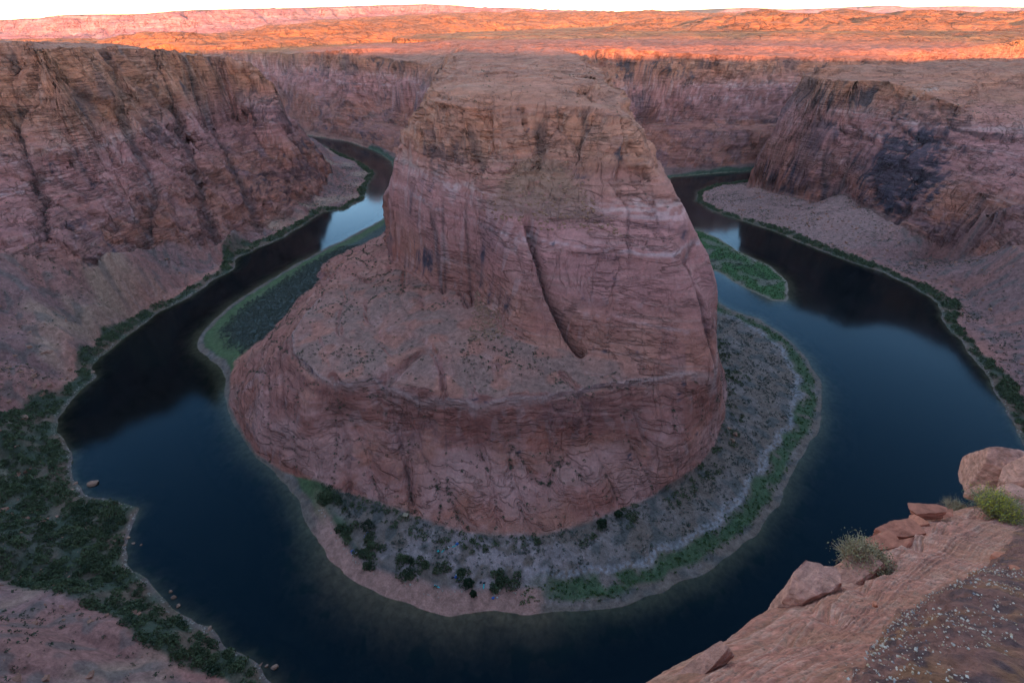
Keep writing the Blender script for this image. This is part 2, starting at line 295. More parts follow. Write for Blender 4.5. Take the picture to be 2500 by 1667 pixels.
def relax(D):
    """slide points along their line of sight until every contour lies inside the one below it"""
    ks = list(D)
    for a, b in zip(ks[:-1], ks[1:]):
        out = []
        for p in D[b]:
            x, y, z = p; t = 1.0
            if y > 20 and math.hypot(x, y) < 2400 and CAMZ - z > 8:
                for k in range(90):
                    q = (x * t, y * t, CAMZ - (CAMZ - z) * t)
                    d, zb_ = poly_field(D[a], np.array([[q[0]]], F32), np.array([[q[1]]], F32))
                    if d[0, 0] > 1.0 + .004 * math.hypot(x, y) or q[2] < zb_[0, 0] + 3: break
                    t *= 1.004
                p = q
            out.append(p)
        D[b] = out
relax(IN); relax(OUT)
ISLE = mix((1600, 527, 0), (1645, 545, 0), (1700, 580, 0), (1760, 607, 0), (1795, 632, 0), (1812, 662, 0), (1808, 690, 0), (1775, 692, 0), (1735, 672, 0), (1690, 650, 0), (1650, 622, 0), (W, 225, 600, 0), (W, 255, 700, 0), (W, 290, 770, 0))
# far country, on a coarse raster
FAR = {}
FAR['f0'] = [PY(*p) for p in ((-600, 120, 4600), (-200, 112, 4400), (0, 105, 3600), (150, 108, 3000), (270, 112, 2700), (440, 118, 2600), (600, 114, 2700), (700, 108, 2900), (800, 103, 3100), (950, 94, 3400), (1100, 76, 4300),
    (1250, 68, 4800), (1400, 62, 5200), (1560, 56, 5400), (1700, 50, 5600), (1900, 48, 6000), (2300, 48, 7000), (3000, 48, 8000))] + [(30000, 8000, 300), (30000, 40000, 300), (-40000, 40000, 200), (-30000, 4600, 150)]
FAR['f1'] = [PY(*p) for p in ((-600, 100, 6000), (-200, 99, 5200), (0, 96, 4500), (150, 98, 3900), (270, 101, 3400), (325, 88, 3100), (370, 71, 3050), (400, 74, 3050), (480, 80, 3150), (590, 77, 3300), (690, 66, 3500), (800, 58, 3700), (860, 52, 3900), (1000, 45, 4300),
    (1100, 40, 5200), (1200, 32, 5500), (1240, 28, 5600), (1300, 36, 5700), (1370, 33, 5900), (1440, 29, 6000), (1500, 31, 6100), (1600, 30, 6300), (1660, 34, 6500), (1900, 40, 7500), (2300, 42, 8500), (3000, 42, 9500))] + [(30000, 9500, 330), (30000, 40000, 330), (-40000, 40000, 200), (-30000, 6000, 170)]
FAR['f2'] = [PY(*p) for p in ((-600, 96, 8000), (-200, 95, 6200), (0, 93, 5600), (150, 94, 5500), (300, 92, 5600), (450, 86, 5900), (600, 62, 6500), (750, 48, 7300), (900, 38, 8300), (1050, 32, 9300),
    (1200, 30, 10000), (1400, 30, 11500), (1500, 34, 13000), (1640, 36, 14000), (1900, 34, 15000), (2100, 34, 15000), (2352, 36, 15000), (3000, 36, 15000))] + [(30000, 15000, 340), (30000, 40000, 340), (-40000, 40000, 200), (-30000, 8000, 170)]
FAR['f3'] = [PY(*p) for p in ((-600, 50, 8600), (-200, 46, 6700), (0, 46, 6000), (90, 41, 5900), (120, 34, 5900), (180, 33, 5950), (330, 33, 6050), (372, 31, 6150), (385, 21, 6150), (410, 27, 6200), (500, 22, 6500), (600, 20, 7000), (700, 18, 7500), (850, 13, 8300), (980, 9, 9000), (1070, 13, 9600), (1100, 18, 9700),
    (1180, 18, 10200), (1250, 22, 10800), (1400, 26, 12000), (1480, 32, 13200), (1640, 34, 14300), (1665, 22, 14400), (1720, 17, 14600), (1800, 22, 15200), (1950, 18, 15500), (2015, 18, 15600), (2030, 11, 15600), (2055, 13, 15600), (2090, 17, 15600), (2200, 14, 15600), (2300, 16, 15600), (2352, 17, 15600), (3000, 18, 15600))] + [(30000, 15600, 600), (30000, 40000, 600), (-40000, 40000, 700), (-30000, 8600, 400)]
# the low orange ridge on the right and the step below it
FAR['g0'] = [PY(*p) for p in ((1330, 80, 2700), (1450, 76, 2500), (1700, 74, 2350), (1950, 74, 2250), (2200, 74, 2200), (2500, 74, 2100), (3200, 76, 2000))] + [(30000, 2000, 255), (30000, 12000, 330), (9000, 12000, 330)] + [PY(1500, 62, 4600), PY(1380, 68, 3800)]
FAR['g1'] = [PY(*p) for p in ((1370, 72, 2900), (1450, 69, 2620), (1560, 64, 2520), (1700, 62, 2450), (1950, 61, 2340), (2200, 62, 2300), (2500, 60, 2200), (3200, 62, 2150))] + [(30000, 2200, 270), (30000, 12000, 350), (9000, 12000, 350)] + [PY(1540, 58, 4300), PY(1440, 65, 3600)]
FAR['g2'] = [PY(*p) for p in ((1500, 58, 3100), (1600, 49, 3000), (1700, 38, 3000), (1760, 34, 3000), (1850, 30, 3000), (1920, 27, 3000), (2050, 29, 3000), (2150, 33, 3000), (2250, 38, 3000), (2352, 40, 3000), (2600, 42, 3000), (3200, 45, 3000))] + [(30000, 3000, 330), (30000, 12000, 380), (9000, 12000, 380)] + [PY(1600, 52, 4000)]

NR = Raster(-1700, 1700, -420, 2700, 5.0)
for k in IN: NR.add(k, IN[k])
for k in OUT: NR.add(k, OUT[k])
NR.add('isle', ISLE)
PR = Raster(-300, 320, 70, 760, 2.5)
for k in IN: PR.add(k, IN[k])
def land_map(rs, names):
    h = np.where(rs.f[names[0]][0] > 0, rs.f[names[0]][1], 0)
    for i in range(len(names) - 1):
        da, za = rs.f[names[i]]; db, zb_ = rs.f[names[i + 1]]
        a = np.maximum(da, 0); b = np.maximum(-db, 0)
        h = h + (zb_ - za) * np.where(da <= 0, 0, np.where(db >= 0, 1, a / (a + b + 1e-3)))
    return h
PEN_H = blur(land_map(PR, list(IN)), 4)
FR = Raster(-15000, 19000, -3000, 24000, 100.0)
for k in FAR: FR.add(k, FAR[k], zb=3)
print('fields', round(time.time() - T0, 1))

# open fissures: plan polylines from picture points (u, v, z), half width, depth
CRACKS = [
    (mix((1212, 490, 168), (1222, 520, 161), (1240, 590, 142), (1268, 680, 114), (1300, 750, 95), (1335, 808, 78)), 3.6, 15),
    (mix((1600, 520, 162), (1570, 590, 143), (1595, 680, 118), (1640, 800, 92), (1662, 850, 84)), 2.4, 5),
    (mix((1040, 470, 164), (1062, 520, 158), (1075, 560, 140), (1080, 650, 75)), 3.0, 5),
    (mix((985, 440, 163), (1000, 480, 158), (1010, 520, 140), (1030, 640, 72)), 3.0, 5),
    (mix((1120, 370, 202), (1160, 430, 183), (1200, 490, 168)), 2.0, 2.2),
    (mix((1400, 400, 198), (1440, 480, 174), (1448, 588, 147)), 1.7, 2.4),
    (mix((1465, 395, 199), (1500, 460, 182), (1530, 560, 155)), 1.6, 2.0),
    (mix((1075, 270, 233), (1090, 310, 220), (1112, 365, 203)), 5.0, 7),
    (mix((1232, 265, 236), (1240, 300, 222), (1240, 360, 206)), 6.0, 7),
    (mix((1335, 265, 236), (1345, 300, 222), (1330, 365, 205)), 4.0, 5),
    (mix((975, 808, 75), (930, 835, 74), (890, 870, 71), (872, 925, 52)), 6.0, 5),
    (mix((700, 700, 55), (640, 790, 45), (655, 900, 40), (680, 1095, 5)), 3.0, 2.5),
    (mix((760, 860, 70), (790, 990, 42), (800, 1120, 8)), 3.5, 3.5),
    (mix((885, 885, 70), (920, 1010, 40), (950, 1150, 10)), 3.0, 3.0),
    (mix((1440, 885, 72), (1460, 960, 50), (1500, 1040, 35), (1530, 1100, 12)), 2.5, 2.5),
    (mix((260, 110, 272), (262, 250, 215), (245, 420, 145), (225, 610, 74)), 8.0, 14),
    (mix((410, 120, 262), (500, 300, 150), (560, 420, 80), (600, 530, 20)), 8.0, 12),
    (mix((350, 115, 268), (400, 260, 190), (450, 440, 105), (510, 560, 25)), 8.0, 12),
    (mix((20, 110, 280), (40, 300, 200), (75, 420, 150), (100, 540, 110)), 8.0, 12),
    (mix((1960, 190, 220), (1950, 330, 130), (1935, 440, 48)), 5.0, 9),
    (mix((2170, 250, 210), (2160, 330, 160), (2120, 400, 110), (2080, 470, 60)), 6.0, 8),
]
for i, c in enumerate(CRACKS):
    NR.add('c%d' % i, c[0], closed=False, zb=0)

def steps(z, lam, amp, ph):
    q = (z + ph) / lam
    fr = q - np.floor(q)
    s = np.where(fr < 0.72, fr / 0.72 * 0.35, 0.35 + (fr - 0.72) / 0.28 * 0.65)
    return (s - fr) * lam * amp

def height(x, y, full=True, want=None):
    """ground height, and the fields that say what each place is made of"""
    x = x.astype(F32); y = y.astype(F32)
    r = np.sqrt(x * x + y * y)
    # joints and buttresses: the walls wander in plan
    near = sm(60, 160, r)
    wa = near * (3.0 + 5.0 * sm(350, 700, r))
    a1 = n2(x, y, 62, 1); a2 = n2(x, y, 62, 2)
    b1 = ridg(n2(x * 1.15, y * 0.75, 34, 3)) - .6; b2 = ridg(n2(x * 0.8, y, 41, 4)) - .6
    pen = np.exp(-(((x - 10) / 260) ** 4 + ((y - 330) / 260) ** 4))
    wa = wa * (1 - .72 * pen) * (1 - .75 * sm(230, 400, x) * sm(1300, 1150, y)) * (1 - .45 * sm(1100, 1250, y))
    wx = x + wa * (1.4 * a1 + 0.5 * b1); wy = y + wa * (1.4 * a2 + 0.5 * b2)
    if full:
        c1 = n2(x, y, 13, 5); c2 = n2(x, y, 13, 6)
        d1 = ridg(n2(x, y, 9, 15)) - .6
        q = near * (1 - .85 * pen) * (1 - .8 * np.maximum(sm(230, 330, x), sm(1050, 1150, y))); wx += q * (1.0 * c1 + 0.35 * d1); wy += q * (1.0 * c2 - 0.35 * d1)
    NR.locate(wx, wy)
    F = {}
    # shore from the unwarped plan, so the banks stay where they are
    dI = None
    def land(names, shoreraw):
        h = np.zeros_like(x); ds = [NR.sd(n) for n in names]; zs = [NR.z(n) for n in names]
        ds[0] = shoreraw
        lvl = np.zeros_like(x)
        h = np.where(ds[0] > 0, zs[0], 0)
        for i in range(len(names) - 1):
            a = np.maximum(ds[i], 0); b = np.maximum(-ds[i + 1], 0)
            t = np.where(ds[i] <= 0, 0, np.where(ds[i + 1] >= 0, 1, a / (a + b + 1e-3)))
            h = h + (zs[i + 1] - zs[i]) * t
            lvl = lvl + t
        return h, lvl
    hold = NR.L
    NR.locate(x + near * 3.0 * n2(x, y, 24, 8) + near * 1.0 * n2(x, y, 8, 9), y + near * 3.0 * n2(x, y, 24, 10))
    sI = NR.sd('p0'); sO = NR.sd('o0'); sL = NR.sd('isle')
    NR.L = hold
    hI, lI = land(list(IN), sI)
    hO, lO = land(list(OUT), sO)
    front = sm(305, 265, y) * sm(.0, .2, pen)
    PR.locate(wx + front * (5.5 * n2(x, y, 42, 160) + 1.5 * n2(x, y, 15, 162)), wy + front * (6.5 * n2(x, y, 36, 161) + 1.5 * n2(x, y, 13, 163)))
    wpen = sm(-290, -250, x) * sm(310, 270, x) * sm(80, 110, y) * sm(740, 660, y) * sm(3, 16, sI)
    hI = hI + (PR.get(PEN_H) - hI) * wpen
    inner = sI > sO
    h = np.where(inner, hI, hO)
    h = np.where((sI <= 0) & (sO <= 0), 0, h)
    lvl = np.where(inner, lI, lO)
    water = np.minimum(-sI, -sO)
    # talus spurs and gullies on the outer slopes
    d3 = NR.sd('p3')
    h = np.where(inner & (d3 < 0) & (y < 430) & (lvl > 2), h - 3.5 * np.exp(np.minimum(d3, 0) / 9), h)
    d6 = NR.sd('p6')
    h = np.where(inner & (d6 < 0) & (y < 450) & (lvl > 3.5), h - 3.2 * np.exp(np.minimum(d6, 0) / 7) * sm(-.3, .2, n2(x, y, 60, 75) + .15), h)
    d8 = NR.sd('p7')
    h = np.where(inner & (d8 < 0) & (y < 450) & (lvl > 3.5), h - 2.2 * np.exp(np.minimum(d8, 0) / 6) * sm(-.2, .3, n2(x, y, 50, 76)), h)
    tal = np.where(inner, 0, sm(0.6, 1.2, lvl) * (1 - sm(1.9, 2.15, lvl)))
    sp = np.abs(n2(x + 30, y * 1.5, 95, 21)) * 2 - .5 + 0.5 * n2(x, y, 40, 22)
    sp2 = np.abs(n2(x * .35 + y * .25, y, 46, 23)) * 2.4 - .5
    h = h + tal * (5 * sp + 11 * sp2 * (x < 0) + 4 * sp2) * sm(120, 260, r)
    bump = np.exp(-(((x + 243) / 50) ** 2 + ((y - 82) / 40) ** 2))
    h = h + 34 * bump * (sO > 0) * sm(4, 30, sO)
    # shore berm: flats rise gently from the waterline
    shore = np.maximum(sI, sO)
    # island
    h = np.where(sL > 0, 1.6 * (1 - np.exp(-sL / 9)), h)
    shore = np.maximum(shore, sL); water = np.minimum(water, -sL)
    # beds under water
    shelf = sm(-190, -140, x) * sm(60, 20, x) * (y < 300)
    bedI = -0.05 - (0.06 - .028 * shelf) * np.maximum(-np.maximum(sI, sL), 0) - (0.004 - .0026 * shelf) * np.maximum(-np.maximum(sI, sL), 0) ** 2
    bedO = -0.05 - 0.30 * np.maximum(-sO, 0)
    bed = np.maximum(np.maximum(bedI, bedO), -9.0) + 0.25 * n2(x, y, 17, 30) * sm(2, 10, water)
    h = np.where(shore <= 0, np.minimum(bed, -0.05), h)
    rock = np.where(inner, sm(0.95, 1.1, lvl), sm(1.95, 2.1, lvl))
    talI = np.zeros_like(x)
    if full:
        cx_ = x + 1.5 * n2(x, y, 18, 39); cy_ = y + 1.5 * n2(x, y, 18, 29)
        NR.locate(cx_, cy_)
        crk = np.zeros_like(x)
        for i, c in enumerate(CRACKS):
            d = np.abs(NR.sd('c%d' % i)); nb_ = d < 30
            if nb_.any():
                d[nb_] = np.abs(poly_field(c[0], cx_[nb_], cy_[nb_], closed=False)[0])
            w = c[1] * (0.75 + 0.35 * n2(x, y, 26, 40 + i))
            h = h - rock * c[2] * np.exp(-(d / w) ** 2)
            crk = np.maximum(crk, np.exp(-(d / (w * .7)) ** 2) * min(1, c[2] / 6))
        # bedding ledges
        hh = h
        hz = h + 4.5 * n2(x, y, 170, 31) + 1.5 * n2(x, y, 50, 32)
        e = rock * sm(40, 120, r) * (1 - .8 * pen * (h < 192)) * (1 - .35 * (x < -250) * (y < 1200))
        h = h + rock * pen * (h < 74) * (3.4 * (ridg(n2(x + .35 * y, y * .3, 30, 45)) - .7) + 3.2 * n2(x, y, 38, 46) * sm(8, 20, h) + .5 * (ridg(n2(x * .8 + .3 * y, y * .35, 13, 145)) - .7) + .7 * n2(x, y, 9, 47))
        h = h + e * steps(hz, 17.0, 0.55, 3.0) * (0.55 + 0.45 * sm(-.2, .3, n2(x, y, 120, 33)))
        h = h + e * steps(hz, 5.3, 0.55, 1.0) * sm(-.3, .4, n2(x, y, 90, 34))
        h = h + e * 0.8 * n2(x, y, 22, 35) + e * 0.35 * n2(x, y, 7, 36)
        h = h + (1 - rock) * (shore > 3) * (0.5 * n2(x, y, 16, 37) + 0.18 * n2(x, y, 5, 38)) * sm(3, 14, shore)
    if not full: crk = np.zeros_like(x)
    # ----- far country
    FR.locate(x + 80 * n2(x, y, 700, 51) + (40 * n2(x, y, 230, 53) if full else 0) + 60 * (ridg(n2(x, y, 420, 56)) - .6) * sm(3500, 6000, r), y + 80 * n2(x, y, 700, 52) + (40 * n2(x, y, 230, 54) if full else 0))
    d0 = FR.sd('f0'); z0 = FR.z('f0')
    base = 247 + 6 * n2(x, y, 420, 60) + 4 * n2(x, y, 140, 61)
    hf = base
    t = sm(-1800, 0, d0); hf = base + (z0 - base) * t
    ks = ['f0', 'f1', 'f2', 'f3']; fl = np.zeros_like(x)
    for a, b in zip(ks[:-1], ks[1:]):
        da = FR.sd(a); db = FR.sd(b); A = np.maximum(da, 0); B = np.maximum(-db, 0)
        t = np.where(da <= 0, 0, np.where(db >= 0, 1, A / (A + B + 1e-2)))
        if b == 'f1': t = np.sqrt(t)
        if b == 'f3': t = np.where(t < .5, t * .6, .3 + (t - .5) * 1.4)
        hf = hf + (FR.z(b) - FR.z(a)) * t; fl = fl + t
    gl = np.zeros_like(x); hg = base
    g0 = FR.sd('g0'); t = sm(-900, 0, g0); hg = base + (FR.z('g0') - base) * t
    for a, b in (('g0', 'g1'), ('g1', 'g2')):
        da = FR.sd(a); db = FR.sd(b); A = np.maximum(da, 0); B = np.maximum(-db, 0)
        t = np.where(da <= 0, 0, np.where(db >= 0, 1, A / (A + B + 1e-2)))
        hg = hg + (FR.z(b) - FR.z(a)) * t; gl = gl + t
    hf = np.where((g0 > -900) & (hg > hf), hg, hf); fl = np.maximum(fl, gl * .5)
    hf = hf - 25 * sm(0, 2500, FR.sd('g2')) * (FR.sd('g2') > 0) * (fl < 1.2)
    dun = sm(0.1, 0.8, fl) * (1 - sm(2.0, 2.2, fl))
    hf = hf + dun * (20 * (np.abs(n2(x, y, 420, 62)) * 2.6 - .6) + 9 * (ridg(n2(x, y, 170, 63)) - .6) + 4 * n2(x, y, 60, 64))
    hf = hf + sm(0.02, .3, 1 - fl) * (7 * np.abs(n2(x * .6, y * 1.3, 240, 65)) + 2.5 * n2(x, y, 60, 66) + (1.2 * n2(x, y, 24, 166) if full else 0))
    hf = hf + sm(2.0, 2.3, fl) * (1 - sm(2.9, 3.0, fl)) * (34 * (ridg(n2(x, y, 330, 67)) - .6) + 16 * (ridg(n2(x, y, 120, 68)) - .6))
    if full:
        hz = hf + 10 * n2(x, y, 900, 69)
        hf = hf + sm(.2, .6, fl) * steps(hz, 14.0, 0.5, 0)
    wfar = np.maximum(sm(1950, 2350, y + 0.25 * np.abs(x)), sm(3000, 4500, np.abs(x) + np.maximum(-y, 0)))
    # canyon goes on through the far blend on the left until it is out of sight
    carve = sm(-60, 40, np.maximum(sI, sO)) if False else 1.0
    wf = wfar * np.where((lvl > 3), 1.0, 0.0)
    land_top = np.where(inner, lvl >= 10, lvl >= 4.0)
    wfar = wfar * sm(0, 1, np.where(inner, lvl - 9.5, lvl - 4.2))
    h = h * (1 - wfar) + hf * wfar
    # unseen rise behind the camera, its crest shaped to keep the canyon in shade
    east = sm(-230, -700, y)
    top = 393 + 24 * sm(-40, -420, x) - 16 * sm(80, 420, x) + 5 * n2(x, y, 160, 70)
    h = np.where(y < -200, h * (1 - east) + top * east, h)
    # near rims: slick rock rises and rolls
    roll = np.where(inner, sm(9.9, 10.6, lvl), sm(4.0, 4.8, lvl)) * (1 - wfar) * sm(60, 200, r)
    h = h + roll * (2.5 * (ridg(n2(x, y * 2.2, 60, 71)) - .5) + 1.5 * n2(x, y, 22, 72) + 3 * n2(x, y, 130, 73))
    F.update(rock=rock, lvl=lvl, inner=inner, shore=shore, water=water, fl=fl * wfar, wfar=wfar, sI=sI, sO=sO, sL=sL, tal=tal, crk=crk)
    return h, F

# ------------------------------------------------------------------ the ground as one fan of samples around the viewpoint, finer where things are near
NAZ, NR_ = 1060, 1080
def azimuths(n):
    core = np.linspace(-74, 74, n)
    side = np.concatenate([74 + (np.arange(1, 46) / 45.0) ** 1.5 * 106.0])
    return np.radians(np.concatenate([-side[::-1], core, side[:-1]]))
AZ = azimuths(NAZ)
azc = np.radians(np.linspace(-180, 180, 721))
rf = np.exp(np.linspace(math.log(3), math.log(26000), 2600)).astype(F32)
A_, R_ = np.meshgrid(azc, rf, indexing='ij')
hc, _ = height((np.sin(A_) * R_).ravel(), (np.cos(A_) * R_).ravel(), full=False)
hc = hc.reshape(A_.shape)
d3 = np.sqrt(R_ ** 2 + (hc - CAMZ) ** 2)
dr = np.diff(R_, axis=1); dh = np.diff(hc, axis=1)
rr = R_[:, 1:]; zz = hc[:, 1:] - CAMZ
cross = np.abs(rr * dh - zz * dr) / d3[:, 1:]
seg = np.sqrt(dr ** 2 + dh ** 2)
wgt = (cross + 0.22 * seg) / np.maximum(d3[:, 1:], 60)
wgt = np.minimum(wgt, 0.02)
wgt[:, rr[0] < 60] *= 0.4
wgt += 2e-5
k = 9
ker = np.hanning(2 * k + 3)[1:-1]; ker /= ker.sum()
pad = np.concatenate([wgt[-k - 1:-1], wgt, wgt[1:k + 1]])
ws = sum(ker[i] * pad[i:i + wgt.shape[0]] for i in range(2 * k + 1))
cum = np.concatenate([np.zeros((len(azc), 1)), np.cumsum(ws, 1)], 1); cum /= cum[:, -1:]
q = np.linspace(0, 1, NR_)
rj = np.stack([np.interp(q, cum[i], np.log(rf)) for i in range(len(azc))])
rj = np.stack([np.interp(AZ, azc, rj[:, j]) for j in range(NR_)], 1)
RR = np.exp(rj).astype(F32)
AA = np.repeat(AZ[:, None], NR_, 1).astype(F32)
X = np.sin(AA) * RR; Y = np.cos(AA) * RR
print('resample', round(time.time() - T0, 1))
H, FL = height(X.ravel(), Y.ravel())
NA = len(AZ)
H = H.reshape(NA, NR_)
FL = {k: v.reshape(NA, NR_) if hasattr(v, 'reshape') else v for k, v in FL.items()}
print('height', round(time.time() - T0, 1))

def grid_normals(X, Y, Z):
    P = np.stack([X, Y, Z], -1)
    du = np.empty_like(P); dv = np.empty_like(P)
    du[1:-1] = P[2:] - P[:-2]; du[0] = P[1] - P[-1]; du[-1] = P[0] - P[-2]
    dv[:, 1:-1] = P[:, 2:] - P[:, :-2]; dv[:, 0] = P[:, 1] - P[:, 0]; dv[:, -1] = P[:, -1] - P[:, -2]
    N = np.cross(dv, du)
    N /= np.linalg.norm(N, axis=-1)[..., None] + 1e-9
    N *= np.sign(N[..., 2:3] + 1e-9)
    return N.astype(F32)
N = grid_normals(X, Y, H)
steep = 1 - N[..., 2]
# fractured, pocketed faces: push the rock in and out along its normal
e = FL['rock'] * sm(0.06, 0.35, steep) * (1 - FL['wfar']) * sm(40, 90, RR)
tall = (1 - np.maximum(sm(200, 300, X), sm(1050, 1150, Y))) * np.where(FL['inner'] & (RR < 700), .3, 1.0)      # tall joints on the left wall, bedding elsewhere
dn = 2.2 * tall * (ridg(n3(X, Y, H, 21, 80, 46)) - .7) + (1 - tall) * (2.4 * n3(X, Y, H, 60, 84, 13) + 1.5 * (ridg(n3(X, Y, H, 45, 85, 22)) - .7)) + 1.3 * n3(X, Y, H, 11, 81, 6) + 0.7 * n3(X, Y, H, 5, 82, 3.0) + 0.5 * tall * (ridg(n3(X, Y, H, 8, 83, 16)) - .7)
gentle = sm(250, 330, Y) * 0.4 + 0.6
farw = 1 + .6 * sm(600, 1200, RR)
def slabs(px, py, pz, s, seed):
    """irregular joint blocks: every block sits a little proud or back and leans its own way"""
    qx, qy, qz = px / s[0], py / s[1], pz / s[2]
    ix, iy, iz = np.floor(qx).astype(np.int32), np.floor(qy).astype(np.int32), np.floor(qz).astype(np.int32)
    best = np.full(qx.shape, 9e9, F32); off = np.zeros(qx.shape, F32); tone = np.zeros(qx.shape, F32); sec = best.copy()
    for a in (-1, 0, 1):
        for b in (-1, 0, 1):
            for c in (-1, 0, 1):
                hsh = _perm[(_perm[(_perm[(ix + a + seed) & 4095] + iy + b) & 4095] + iz + c) & 4095]
                j = _g3[hsh] * .45
                ex = qx - (ix + a + .5 + j[..., 0]); ey = qy - (iy + b + .5 + j[..., 1]); ez = qz - (iz + c + .5 + j[..., 2])
                d = ex * ex + ey * ey + ez * ez
                g = _g3[(hsh + 77) & 4095]
                m = d < best
                sec = np.where(m, best, np.minimum(sec, d))
                best = np.where(m, d, best)
                off = np.where(m, g[..., 0] * 1.2 + 1.5 * (g[..., 1] * ex + g[..., 2] * ey), off)
                tone = np.where(m, g[..., 2], tone)
    return off, tone, np.sqrt(sec) - np.sqrt(best)
SEL = (e > .01) & (RR < 2300)
sx, sy, sz_ = X[SEL], Y[SEL], H[SEL]
lean = np.where(sx < -100, .55, -.15).astype(F32)
zsc = np.where((sx > 260) | (sy > 1100), 2.4, 1.0).astype(F32); hsc = np.where((sx > 260) | (sy > 1100), .6, 1.0).astype(F32)
o1, t1, e1 = slabs((sx + .1 * sz_) * hsc, (sy + lean * sz_) * hsc, sz_ * zsc, (34, 46, 120), 11)
o2, t2, e2 = slabs((sx - .1 * sz_) * hsc, (sy + lean * sz_) * hsc, sz_ * zsc + 5 * n2(sx, sy, 60, 7), (11, 15, 26), 23)
SLAB = np.zeros_like(H); TONE = np.zeros_like(H)
up_ = (sz_ > 196) & (sy < 620)
SLAB[SEL] = 3.6 * o1 + 1.1 * o2 - np.where(up_, 2.6, 1.6) * (1 - sm(0, .10, e1)) - np.where(up_, 1.4, .8) * (1 - sm(0, .12, e2))
EDGE = np.zeros_like(H); EDGE[SEL] = (1 - sm(0, .06, e1)) * .8 + (1 - sm(0, .07, e2)) * .4
TONE[SEL] = t1 * .65 + t2 * .35
dn = (dn + SLAB * np.where(FL['inner'] & (RR < 560) & (H < 192), .35, 1.0)) * e * farw
inpen = FL['inner'] & (RR < 560)
dn = dn * np.where(inpen & (H < 178), 0.30, 1.0)
PX = X + N[..., 0] * dn; PYY = Y + N[..., 1] * dn; PZZ = H + N[..., 2] * dn
N = grid_normals(PX, PYY, PZZ); steep = 1 - N[..., 2]
print('displace', round(time.time() - T0, 1))

